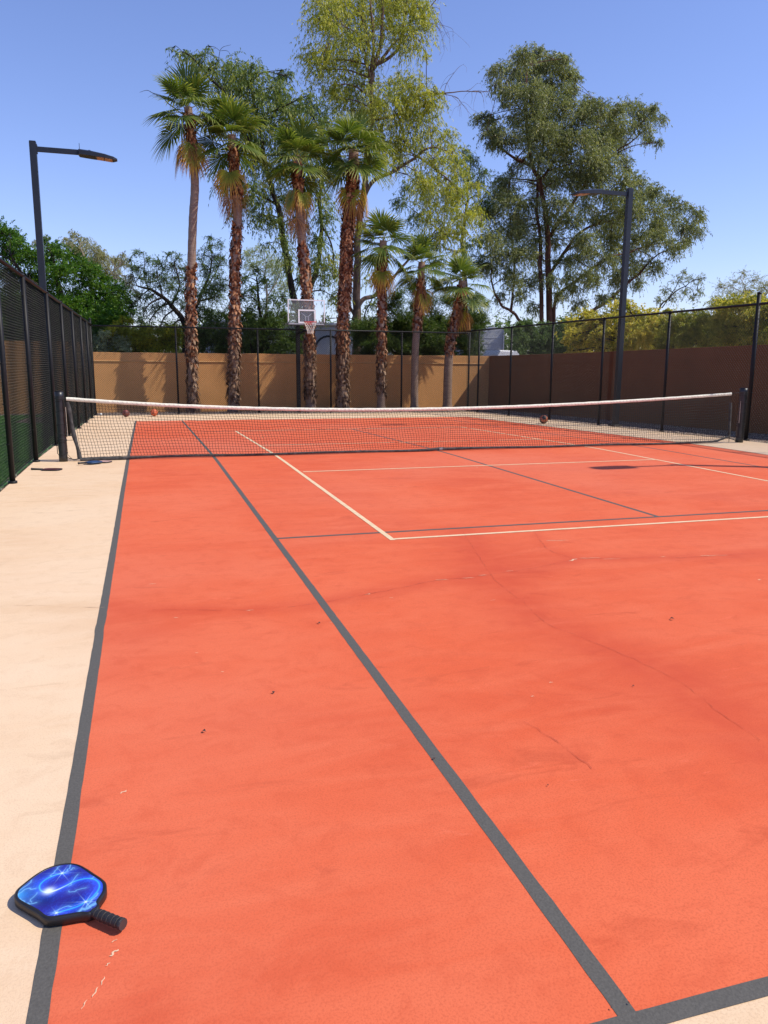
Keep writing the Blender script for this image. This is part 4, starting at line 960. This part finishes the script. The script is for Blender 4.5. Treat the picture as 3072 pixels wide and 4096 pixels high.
C_limbs = [([(1190, 765), (1187, 645), (1183, 555), (1180, 466), (1165, 394), (1153, 362), (1140, 305), (1138, 254), (1135, 197), (1140, 140)], .20, .04), ([(1172, 765), (1169, 645), (1167, 537), (1162, 466), (1160, 400), (1170, 330), (1180, 270)], .14, .04, 1),
    ([(1153, 362), (1130, 350), (1108, 337), (1069, 305), (1050, 280)], .11, .03, -1), ([(1190, 510), (1205, 480), (1237, 441), (1269, 394), (1294, 362), (1330, 330), (1366, 305), (1400, 270)], .12, .025, 1), ([(1269, 394), (1280, 330), (1290, 270), (1300, 235)], .08, .02), ([(1165, 394), (1195, 350), (1230, 310), (1250, 270)], .09, .02, -1),
    ([(1195, 700), (1205, 641), (1255, 598), (1305, 562), (1348, 548), (1400, 530), (1470, 520)], .11, .025, -1), ([(1184, 600), (1235, 520), (1269, 494), (1319, 476), (1380, 460), (1450, 445)], .1, .02, 1), ([(1215, 765), (1260, 700), (1323, 641), (1366, 605), (1402, 566), (1440, 540)], .13, .03),
    ([(1170, 765), (1150, 720), (1130, 697), (1104, 674), (1078, 652), (1062, 600), (1060, 540)], .12, .03, -1), ([(1140, 254), (1110, 215), (1090, 180)], .05, .015), ([(1104, 674), (1110, 600), (1105, 500), (1095, 420)], .08, .02)]
C_blobs = [(1160, 106, 14), (1130, 125, 24), (1170, 130, 26), (1203, 132, 20), (1225, 127, 9), (1080, 150, 20), (1105, 160, 26), (1145, 165, 32), (1190, 165, 32), (1225, 165, 18), (1243, 166, 10), (1235, 190, 15), (1070, 180, 12), (1085, 197, 15), (1110, 200, 24), (1150, 205, 36), (1195, 205, 32), (1140, 245, 30), (1180, 245, 36), (1215, 235, 20), (1090, 225, 10), (1110, 258, 14),
    (1040, 255, 16), (1060, 262, 20), (1080, 285, 20), (1055, 290, 18), (1075, 310, 18), (1100, 300, 20), (1130, 295, 26), (1170, 295, 36), (1210, 285, 28), (1250, 235, 18), (1275, 230, 20), (1300, 228, 20), (1330, 242, 20), (1365, 232, 20), (1395, 237, 16), (1413, 235, 13), (1425, 255, 12), (1260, 265, 30), (1300, 265, 30), (1340, 270, 28), (1380, 265, 22), (1240, 300, 34), (1290, 305, 34), (1335, 305, 28), (1405, 290, 13), (1424, 308, 9),
    (1220, 340, 36), (1270, 345, 34), (1315, 345, 28), (1348, 338, 15), (1358, 362, 9), (1165, 340, 28), (1180, 385, 30), (1220, 385, 34), (1265, 385, 28), (1298, 380, 16), (1110, 367, 14), (1130, 340, 14),
    (1080, 385, 18), (1105, 400, 24), (1070, 420, 24), (1060, 460, 26), (1100, 450, 32), (1140, 430, 28), (1100, 500, 32), (1060, 510, 26), (1140, 490, 28), (1090, 550, 32), (1130, 550, 28), (1060, 570, 24), (1100, 600, 26), (1140, 610, 20), (1080, 640, 14), (1200, 440, 28), (1230, 480, 26), (1200, 520, 22), (1260, 440, 24), (1150, 660, 16),
    (1340, 397, 24), (1380, 392, 20), (1395, 412, 22), (1350, 430, 28), (1310, 420, 26), (1420, 417, 16), (1445, 427, 15), (1470, 441, 16), (1500, 455, 16), (1513, 470, 10), (1400, 450, 28), (1440, 470, 28), (1480, 490, 24), (1508, 498, 12), (1350, 480, 28), (1310, 490, 26), (1270, 520, 22), (1240, 560, 20), (1300, 560, 26), (1340, 540, 26), (1380, 520, 26), (1420, 520, 26), (1460, 530, 20), (1487, 525, 14), (1370, 570, 24), (1410, 570, 20), (1330, 600, 20), (1280, 610, 20), (1380, 610, 14), (1240, 620, 18), (1300, 640, 16), (1200, 600, 16)]
C_blobs += [(1215, 560, 20), (1245, 520, 20), (1230, 600, 18), (1265, 590, 20), (1320, 520, 22), (1345, 590, 20), (1285, 540, 20), (1210, 640, 16), (1250, 655, 16), (1160, 560, 20), (1165, 600, 18), (1150, 520, 20), (1190, 470, 22), (1285, 470, 22), (1330, 455, 22), (1370, 450, 20), (1420, 490, 20), (1120, 470, 22), (1330, 640, 12), (1120, 640, 16)]
tree('eucalyptus_tree', 'large grey-green eucalyptus with spreading limbs behind the right wall', 'tree', 29, C_limbs, C_blobs, L_EUC_G, BARK_R, leafL=.13, leafW=.032, dens=1.7, droop=.85, twig=.6, depth=2.6, seed=3, hang=200)
D_blobs = [(1000, 332, 16), (1018, 348, 18), (1042, 372, 16), (1033, 400, 18), (1000, 380, 20), (985, 350, 14), (1048, 440, 20), (975, 420, 20), (950, 520, 24), (900, 520, 20), (1020, 530, 20), (1040, 560, 18), (940, 570, 20), (900, 470, 20), (870, 440, 18), (880, 400, 14)]
tree('eucalyptus_tree', 'darker leafy tree filling the gap between the two tallest eucalyptus', 'tree', 27.5, [([(1010, 765), (1005, 640), (1000, 520), (1010, 420), (1015, 350)], .16, .03), ([(1000, 520), (950, 500), (890, 450)], .06, .02)], D_blobs, L_EUC_M, BARK_D, leafL=.12, leafW=.028, dens=1.20, droop=.9, twig=.6, depth=1.5, seed=4, tintb=(0, .75))
E_blobs = [(1462, 603, 11), (1478, 590, 9), (1498, 605, 13), (1520, 602, 9), (1440, 625, 12), (1480, 630, 13), (1505, 628, 10), (1455, 645, 12), (1425, 645, 12), (1500, 645, 11)]
tree('thin_tree', 'sparse wispy grey tree low between the light pole and far right shrubs', 'tree', 31, [([(1400, 765), (1415, 690), (1450, 640), (1490, 610), (1525, 600)], .08, .01), ([(1430, 665), (1460, 620), (1475, 590)], .04, .01)], E_blobs, L_EUC_G, BARK_D, leafL=.12, leafW=.028, dens=0.70, droop=.5, twig=.6, depth=.8, seed=5)
F_blobs = [(1555, 622, 13), (1585, 610, 12), (1605, 592, 10), (1630, 605, 14), (1650, 620, 16), (1590, 640, 20), (1640, 645, 20), (1550, 650, 16), (1680, 620, 20), (1610, 625, 16)]
tree('palo_verde_tree', 'pale feathery palo verde rising at the far right edge', 'tree', 26, [([(1640, 765), (1630, 700), (1615, 650), (1600, 600)], .1, .012), ([(1625, 680), (1660, 630), (1680, 600)], .05, .01)], F_blobs, L_PALE, BARK_P, leafL=.07, leafW=.022, dens=0.70, droop=.2, twig=.6, depth=1, seed=6)
H_blobs = [(0, 500, 20), (-30, 500, 30), (22, 497, 13), (10, 530, 28), (40, 522, 16), (55, 540, 13), (30, 560, 30), (68, 555, 20), (98, 522, 10), (112, 530, 14), (130, 542, 16), (150, 552, 20), (100, 560, 28), (60, 592, 30), (130, 592, 30), (165, 577, 24), (190, 572, 20), (210, 587, 18), (228, 602, 15), (180, 612, 30), (220, 632, 26), (250, 622, 20), (268, 632, 16), (282, 652, 12), (240, 662, 26), (200, 662, 28), (150, 642, 28), (275, 680, 16), (180, 692, 24), (220, 692, 24), (250, 692, 20), (100, 625, 28), (20, 602, 30), (60, 640, 28), (100, 660, 28), (140, 690, 26), (60, 690, 26), (20, 650, 28), (10, 700, 26), (100, 710, 24), (-30, 560, 34), (-30, 640, 34), (150, 725, 22), (200, 725, 18)] + rows(-40, 262, 640, 745, 32, 28, 26, 9)
tree('leafy_tree', 'dense bright green tree behind the left fence and light pole', 'tree', 22.5, [([(120, 765), (125, 700), (130, 640), (120, 590), (110, 550)], .22, .05), ([(125, 700), (180, 660), (230, 630)], .12, .03, 1), ([(130, 650), (60, 600), (20, 550)], .12, .03, -1), ([(120, 740), (60, 690), (0, 640)], .1, .03)], H_blobs, L_BRIGHT, BARK_D, leafL=.085, leafW=.038, dens=1.9, droop=.25, twig=.45, depth=1.4, seed=7, clumps=8)
I_blobs = [(165, 510, 13), (142, 517, 10), (97, 512, 9), (85, 525, 12), (185, 525, 16), (205, 541, 16), (223, 551, 16), (248, 561, 16), (265, 546, 8), (268, 570, 12), (215, 572, 18), (245, 592, 14), (282, 598, 10), (165, 540, 18), (195, 560, 18), (270, 610, 14), (150, 530, 14), (120, 540, 12), (290, 625, 10), (235, 580, 16)]
tree('pale_olive_tree', 'pale straw-coloured feathery tree rising above the bright green one', 'tree', 30, [([(190, 765), (190, 700), (195, 620), (180, 550), (165, 515)], .14, .02), ([(192, 640), (240, 590), (270, 560)], .07, .015), ([(195, 620), (130, 560), (100, 520)], .06, .015)], I_blobs, L_PALE, BARK_P, leafL=.12, leafW=.020, dens=1.24, droop=1.1, twig=.6, depth=1.2, seed=8)
J_limbs = [([(404, 765), (402, 730), (398, 700), (378, 668), (350, 642), (322, 625), (296, 618)], .17, .025), ([(350, 642), (330, 650), (312, 670), (305, 700)], .05, .006, -1), ([(366, 655), (345, 665), (330, 690), (322, 715)], .05, .006, 1), ([(378, 668), (355, 690), (345, 715)], .04, .006),
    ([(322, 625), (305, 640), (298, 665)], .03, .005), ([(335, 633), (318, 648), (310, 680)], .03, .005, 1), ([(350, 642), (345, 610), (340, 570)], .04, .006), ([(322, 625), (312, 590), (308, 550)], .03, .005), ([(370, 660), (385, 620), (380, 570), (385, 548)], .05, .006), ([(296, 618), (285, 595), (278, 560)], .02, .004), ([(340, 600), (360, 575), (365, 548)], .02, .004), ([(398, 700), (430, 650), (450, 600), (455, 550), (452, 510)], .09, .008, 1), ([(445, 620), (470, 580), (482, 540)], .03, .006), ([(430, 650), (465, 640), (485, 610)], .04, .008), ([(390, 690), (375, 700), (365, 722)], .04, .006, -1), ([(360, 650), (340, 676), (338, 700)], .03, .005, 1)]
J_blobs = [(280, 560, 8), (293, 548, 8), (307, 545, 7), (300, 577, 12), (320, 562, 9), (340, 570, 13), (362, 550, 10), (385, 556, 10), (330, 592, 13), (357, 602, 13), (302, 600, 9), (382, 600, 13), (392, 625, 12), (452, 510, 8), (455, 530, 12), (475, 527, 10), (440, 552, 13), (465, 555, 15), (445, 590, 16), (470, 602, 18), (442, 630, 20), (472, 642, 20), (482, 560, 10), (300, 690, 10), (320, 640, 12), (345, 620, 12), (430, 670, 18), (460, 675, 18), (385, 645, 12), (360, 700, 12)] + [(372, 575, 12), (398, 580, 14), (350, 575, 12), (315, 590, 11), (285, 580, 9), (410, 600, 14), (325, 610, 12), (370, 620, 14), (340, 660, 13), (310, 665, 12), (295, 640, 10), (395, 660, 14), (425, 640, 14), (435, 570, 10), (470, 575, 12), (455, 620, 16), (480, 620, 14)]
tree('mesquite_tree', 'dark branched mesquite with drooping bare twigs behind the two left palms', 'tree', 21, J_limbs, J_blobs, L_MESQ, BARK_D, leafL=.06, leafW=.022, dens=1.00, droop=.25, twig=.55, depth=1.0, seed=9, twigr=.016, hang=320)
K_blobs = [(522, 640, 18), (545, 622, 17), (570, 602, 14), (590, 650, 20), (610, 640, 14), (540, 680, 22), (580, 690, 22), (608, 682, 18), (550, 582, 12), (530, 600, 14), (560, 655, 20), (525, 705, 20), (560, 720, 22), (600, 720, 20), (520, 745, 16), (560, 750, 18), (600, 750, 18), (480, 720, 18), (470, 750, 16), (630, 660, 12), (630, 740, 14), (440, 720, 14), (440, 750, 14)] + rows(425, 650, 668, 765, 24, 20, 18, 6)
tree('bushy_tree', 'dark bushy tree between the second palm and the hoop', 'tree', 21.3, [([(575, 765), (570, 720), (560, 670), (555, 620), (560, 590)], .1, .02), ([(570, 720), (600, 680), (610, 640)], .05, .01), ([(568, 740), (530, 700), (500, 700)], .05, .01), ([(575, 755), (500, 745), (450, 735)], .04, .01)], K_blobs, L_DARK, BARK_D, leafL=.075, leafW=.026, dens=1.24, droop=.35, twig=.45, depth=.9, seed=10, tintb=(.25, 1))
K2_blobs = [(560, 540, 16), (590, 560, 18), (602, 590, 20), (532, 552, 16), (570, 575, 20), (620, 620, 18), (545, 575, 18), (612, 570, 14), (590, 620, 18)]
tree('pale_distant_tree', 'pale silvery distant tree glimpsed above the dark bushy one', 'tree', 34, [([(575, 765), (575, 660), (575, 600), (570, 545)], .1, .015), ([(575, 650), (600, 600), (610, 560)], .04, .01)], K2_blobs, L_GREY, BARK_P, leafL=.1, leafW=.026, dens=0.90, droop=.4, twig=.6, depth=1, seed=11)
L_blobs = [(265, 692, 10), (250, 702, 12), (280, 693, 9), (270, 716, 18), (298, 720, 17), (320, 732, 14), (340, 736, 12), (240, 715, 12), (300, 745, 16), (330, 752, 14), (275, 745, 14), (355, 748, 14), (375, 752, 12)] + rows(240, 400, 712, 762, 18, 16, 14, 7)
tree('lime_shrub', 'yellow-green shrub over the far wall at the left', 'shrub', 19.9, [([(300, 775), (290, 735), (270, 700)], .04, .01), ([(300, 775), (330, 745), (345, 735)], .03, .01)], L_blobs, L_LIME, BARK_D, leafL=.05, leafW=.028, dens=2.00, droop=.1, twig=.3, depth=.4, seed=12, clumps=12)
M_blobs = [(212, 737, 17), (238, 730, 20), (262, 742, 17), (222, 755, 18), (250, 757, 18), (200, 757, 12), (225, 722, 12), (272, 757, 12), (180, 750, 14)]
tree('silver_shrub', 'grey-green rounded shrub in the far left corner over the wall', 'shrub', 19.5, [([(230, 780), (232, 750), (236, 730)], .04, .01)], M_blobs, L_GREY, BARK_D, leafL=.05, leafW=.02, dens=2.00, droop=.1, twig=.28, depth=.4, seed=13, clumps=12)
O_blobs = [(862, 642, 18), (842, 662, 22), (872, 690, 26), (850, 722, 26), (900, 702, 26), (930, 655, 20), (942, 692, 26), (920, 725, 24), (980, 702, 24), (1012, 692, 24), (1040, 683, 19), (1040, 705, 12), (960, 740, 20), (1000, 742, 16), (900, 742, 20), (860, 745, 18), (1048, 655, 10), (832, 692, 18), (805, 722, 16), (790, 745, 14), (965, 650, 18), (900, 660, 20), (1020, 660, 16), (890, 625, 14), (940, 620, 12), (830, 740, 16)] + rows(780, 1030, 690, 765, 24, 20, 19, 5)
tree('juniper_tree', 'dark spiky juniper mass behind the three short palms', 'tree', 20.8, [([(930, 775), (925, 720), (910, 660), (900, 620)], .12, .03), ([(930, 760), (980, 710), (1030, 680)], .06, .02), ([(925, 750), (880, 710), (845, 670)], .06, .02)], O_blobs, L_CYP, BARK_D, leafL=.085, leafW=.018, dens=2.30, droop=-.15, twig=.4, depth=.9, seed=14, clumps=12)
P_blobs = [(1130, 740, 17), (1160, 735, 19), (1198, 735, 19), (1228, 725, 19), (1182, 712, 15), (1228, 700, 18), (1210, 750, 16), (1145, 712, 14), (1250, 740, 14), (1120, 700, 10)] + rows(1115, 1262, 705, 762, 20, 18, 16, 4)
tree('green_shrub', 'dull green shrub over the wall corner under the large eucalyptus', 'shrub', 22.5, [([(1170, 775), (1165, 745), (1150, 715)], .05, .01), ([(1170, 775), (1210, 740), (1230, 700)], .05, .01)], P_blobs, L_MESQ, BARK_D, leafL=.07, leafW=.03, dens=1.80, droop=.2, twig=.35, depth=.7, seed=15)
Q_blobs = [(700, 690, 10), (780, 700, 16), (800, 690, 14), (775, 720, 14), (800, 660, 12), (820, 640, 14), (815, 610, 12)]
tree('small_leafy_tree', 'small light green tree behind the thick trunked palm', 'tree', 23.5, [([(795, 775), (795, 720), (790, 680), (815, 620)], .06, .015)], Q_blobs, L_EUC_M, BARK_D, leafL=.09, leafW=.028, dens=1.40, droop=.5, twig=.5, depth=.6, seed=16, tintb=(.3, 1))
# blossoming shrubs behind the right-hand wall (surveyed on the plane x = 11..13)
G1 = [(1250, 735, 14), (1275, 712, 20), (1300, 690, 24), (1330, 672, 24), (1355, 665, 20), (1290, 735, 20), (1320, 720, 26), (1350, 700, 28), (1380, 682, 24), (1410, 678, 22), (1350, 735, 20), (1390, 715, 26), (1420, 705, 24), (1400, 740, 16), (1430, 735, 18), (1440, 690, 18), (1262, 745, 12)] + rows(1240, 1448, 692, 752, 24, 20, 19, 1)
G2 = [(1450, 710, 22), (1440, 735, 18), (1475, 695, 20), (1505, 690, 20), (1480, 725, 22), (1510, 720, 24), (1530, 695, 22), (1545, 725, 20), (1440, 672, 10), (1490, 740, 16)] + rows(1440, 1560, 690, 750, 22, 20, 18, 2)
G3 = [(1560, 662, 20), (1590, 652, 22), (1625, 655, 24), (1655, 665, 26), (1690, 670, 30), (1570, 695, 26), (1605, 690, 28), (1645, 700, 28), (1690, 710, 30), (1580, 725, 24), (1620, 730, 24), (1660, 735, 22), (1555, 725, 18)] + rows(1550, 1720, 662, 742, 24, 20, 20, 3)
gy = 'blossoming shrubs over the right wall'
tree('blossoming_shrub', 'yellow blossoming shrub around the right light pole above the wall', 'shrub', 12.2, [([(1345, 790), (1340, 730), (1330, 690)], .06, .015), ([(1345, 770), (1400, 720), (1420, 690)], .05, .015)], G1, L_YELLOW, BARK_D, leafL=.085, leafW=.042, dens=1.80, droop=.3, twig=.35, depth=.7, seed=17, plane='x', group=gy, tintb=(.1, 1))
tree('blossoming_shrub', 'middle olive shrub between the two yellow masses over the right wall', 'shrub', 11.6, [([(1495, 800), (1492, 740), (1500, 700)], .05, .015)], G2, L_YELLOW, BARK_D, leafL=.06, leafW=.03, dens=1.80, droop=.3, twig=.35, depth=.6, seed=18, plane='x', group=gy, tintb=(0, .68))
tree('blossoming_shrub', 'yellow green shrub at the right picture edge above the wall', 'shrub', 11.2, [([(1620, 810), (1615, 740), (1600, 690)], .05, .015), ([(1620, 790), (1660, 720), (1690, 680)], .04, .015)], G3, L_YELLOW, BARK_D, leafL=.055, leafW=.028, dens=1.80, droop=.3, twig=.35, depth=.6, seed=19, plane='x', group=gy, tintb=(0, .85))
# hedges and trees beyond the left fence and lawn
R_blobs = [(-5, 720, 20), (20, 735, 18), (50, 728, 20), (80, 735, 18), (110, 728, 18), (140, 738, 16), (30, 712, 18), (90, 715, 18), (-30, 735, 20), (165, 742, 12), (-60, 720, 24)] + rows(-70, 175, 712, 752, 22, 18, 17, 8)
tree('green_hedge_shrub', 'light green shrub over the taller wall seen through the left fence', 'shrub', 19.8, [([(60, 775), (60, 740), (50, 715)], .04, .01)], R_blobs, L_MESQ, BARK_D, leafL=.06, leafW=.03, dens=2.00, droop=.2, twig=.3, depth=.5, seed=20, tintb=(.3, 1))
dt = tree('distant_trees', 'hazy green line of distant trees low between the nearer trunks', 'trees', 62, [([(700, 757), (700, 720), (700, 700)], .1, .03)], rows(-60, 1720, 700, 750, 34, 18, 22, 77), L_MESQ, BARK_D, leafL=.34, leafW=.14, dens=1.3, droop=.2, twig=1.2, depth=5, seed=31, connect=False)
dt['kind'] = 'stuff'
# trees left outside the frame whose shade falls on the left wall
# ------------------------------------------------------------------ buildings behind
WINM = simple('dark_glass', (.02, .022, .025), .15, var=.1)
root = empty('house', (3.5, 30, -.4), 'low pale grey house with an arched opening behind the hoop', 'house')
m = MB(); m.box((3.0, 30.5, 1.35), (9.5, 5, 4.3)); m.build('wall', HOUSEW, root)
rf = MB(); rf.box((3.0, 30.45, 3.56), (9.9, 5.3, .14), bev=.03); rf.build('roof', ROOFM, root)
m = MB(); N_ = 14; P = [(4.25+.75*math.cos(a), 27.98, 2.2+.75*math.sin(a)) for a in np.linspace(0, PI, N_)]
m.tube([(5.0, 27.98, .3)]+P+[(3.5, 27.98, .3)], .05, 6); m.build('arch_trim', WINM, root)
m = MB(); m.box((.4, 27.98, 2.2), (1.2, .06, 1.0), bev=.01); wn = m.build('window', WINM, root)
m = MB(); m.box((-1.2, 27.975, 2.0), (.06, .05, 1.6)); m.build('downpipe', ROOFM, root)
settle(root)
root = empty('white_shed', (13.4, 28, -.4), 'white sided shed with curved top behind the far right wall corner', 'shed')
m = MB(); x0, x1 = 11.9, 14.33; pr = [(x0, -.4), (x1, -.4), (x1, 3.0)]+[(x1-(x1-x0)*t, 3.0+.62*math.sin(PI*(.25+.75*t))**.8 if t < 1 else 3.0) for t in np.linspace(.0, 1, 9)]
n = len(pr); V = [(x, 28., z) for x, z in pr]+[(x, 31., z) for x, z in pr]; m.add(V, [tuple(range(n)), tuple(range(2*n-1, n-1, -1))]+[(i, i+n, (i+1) % n+n, (i+1) % n) for i in range(n)]); m.build('wall', SHEDW, root)
m = MB()
for k in range(9): m.box(((x0+x1)/2, 27.99, .6+k*.3), (x1-x0-.02, .02, .018))
m.build('siding_groove', SHEDW, root); 
m = MB(); m.bar((x1-.02, 27.97, -.4), (x1-.02, 27.97, 3.3), .05, .05, (0, 1, 0)); m.build('corner_trim', WHM, root)
settle(root)
root = empty('parked_van', (12.1, 22.4, -.4), 'white vehicle roof just showing over the right wall corner', 'van')
m = MB(); prof = [(-2.2, .0), (-2.2, .95), (-1.9, 1.35), (-.9, 1.5), (-.55, 2.35), (-.2, 2.52), (1.9, 2.54), (2.25, 2.3), (2.35, .9), (2.35, 0)]
V = []; 
for yy, sc_ in ((-.92, .97), (-.8, 1), (.8, 1), (.92, .97)):
    for x, z in prof: V.append((12.0-x*.42*1.0, 22.6+yy, -.35+.3+z*sc_*.9))
n = len(prof); F = [tuple(range(n)), tuple(range(4*n-1, 3*n-1, -1))]
for q in range(3): F += [(q*n+i, q*n+n+i, q*n+n+(i+1) % n, q*n+(i+1) % n) for i in range(n)]
m.add(V, F); m.build('body', WHM, root)
m = MB(); m.box((12.2, 21.66, 1.72), (.9, .02, .35), bev=.005); m.build('window', WINM, root)
for x in (11.3, 12.7):
    m = MB(); m.tube([(x, 21.7, -.1), (x, 21.9, -.1)], .3, 18); m.build('wheel', EDGEM, root)
settle(root)

# ------------------------------------------------------------------ small litter on the court
LIT = simple('dry_leaf', (.055, .025, .018), .8, var=.4, scale=80)
words = ['small dark curled leaf on the red court at mid right', 'small dark leaf beside the grey singles line', 'tiny curled leaf in the left alley', 'dark crumpled leaf nearer the camera in the left alley', 'seed pod on the grey singles line', 'tiny twig scrap in the centre of the red court', 'tiny dark speck of leaf right of the singles line', 'small black seed at the near court corner', 'small black seed at the corner of the grey lines']
spots = [(1452, 1337, .028), (689, 1345, .02), (592, 1495, .018), (441, 1579, .02), (938, 1638, .015), (1369, 1481, .012), (1184, 1695, .009), (1320, 2176, .006), (1358, 2165, .006)]
for (u, v, s), wd in zip(spots, words):
    p = gpt(u, v, .008); m = MB(); n = 7; top = []
    for k in range(n):
        t = k/(n-1); w = math.sin(PI*min(1, t+.08))*.40*s; c_ = (s*(t-.5), .12*s*math.sin(t*7), .22*s*math.sin(PI*t)+.002)
        top += [(c_[0], c_[1]-w, c_[2]+.25*w), (c_[0], c_[1], c_[2]+.02*w), (c_[0], c_[1]+w, c_[2]+.4*w)]
    m.add(top, [(3*k+e, 3*k+e+1, 3*k+e+4, 3*k+e+3) for k in range(n-1) for e in (0, 1)])
    o = m.build('dead_leaf', LIT); o.location = (p[0], p[1], .0045); o.rotation_euler = (0, 0, random.uniform(0, 6)); tag(o, wd, 'leaf', 'leaf litter on the court')

# ------------------------------------------------------------------ light
SUN = np.array([.75, -.34, 1.0]); SUN /= np.linalg.norm(SUN)
el = math.asin(SUN[2]); azi = math.atan2(SUN[0], SUN[1])
w = bpy.data.worlds.new('World'); sc.world = w; w.use_nodes = True; nt = w.node_tree
sky = nt.nodes.new('ShaderNodeTexSky'); sky.sky_type = 'NISHITA'; sky.sun_disc = False
sky.sun_elevation = el; sky.sun_rotation = azi
sky.air_density = 1.0; sky.dust_density = .3; sky.ozone_density = 2.5
bg = nt.nodes['Background']; bg.inputs['Strength'].default_value = .145
tn = nt.nodes.new('ShaderNodeMix'); tn.data_type = 'RGBA'; tn.blend_type = 'MULTIPLY'; tn.inputs['Factor'].default_value = 1; tn.inputs['B'].default_value = (.96, .92, 1.19, 1)
nt.links.new(sky.outputs[0], tn.inputs['A']); nt.links.new(tn.outputs['Result'], bg.inputs['Color'])
ld = bpy.data.lights.new('sun', 'SUN'); ld.energy = 4.2; ld.angle = math.radians(.55); ld.color = (1, .93, .80)
lo = bpy.data.objects.new('sun', ld); C.objects.link(lo)
import mathutils
lo.rotation_euler = mathutils.Vector(tuple(SUN)).to_track_quat('Z', 'Y').to_euler(); lo.location = (8, -6, 20)

# ------------------------------------------------------------------ camera
cam = bpy.data.cameras.new('camera'); co = bpy.data.objects.new('camera', cam); C.objects.link(co)
M = mathutils.Matrix.Identity(4)
for i in range(3): M[i][0] = CR[i]; M[i][1] = CU[i]; M[i][2] = -CF[i]; M[i][3] = CP[i]
co.matrix_world = M
cam.sensor_fit = 'HORIZONTAL'; cam.sensor_width = 36; cam.lens = FPX/3072*36; cam.clip_end = 6000; cam.clip_start = .05
sc.camera = co
sc.view_settings.view_transform = 'Standard'; sc.view_settings.look = 'None'; sc.view_settings.exposure = 0.15; sc.view_settings.gamma = 1.0
sc.cycles.transparent_max_bounces = 16; sc.cycles.max_bounces = 6
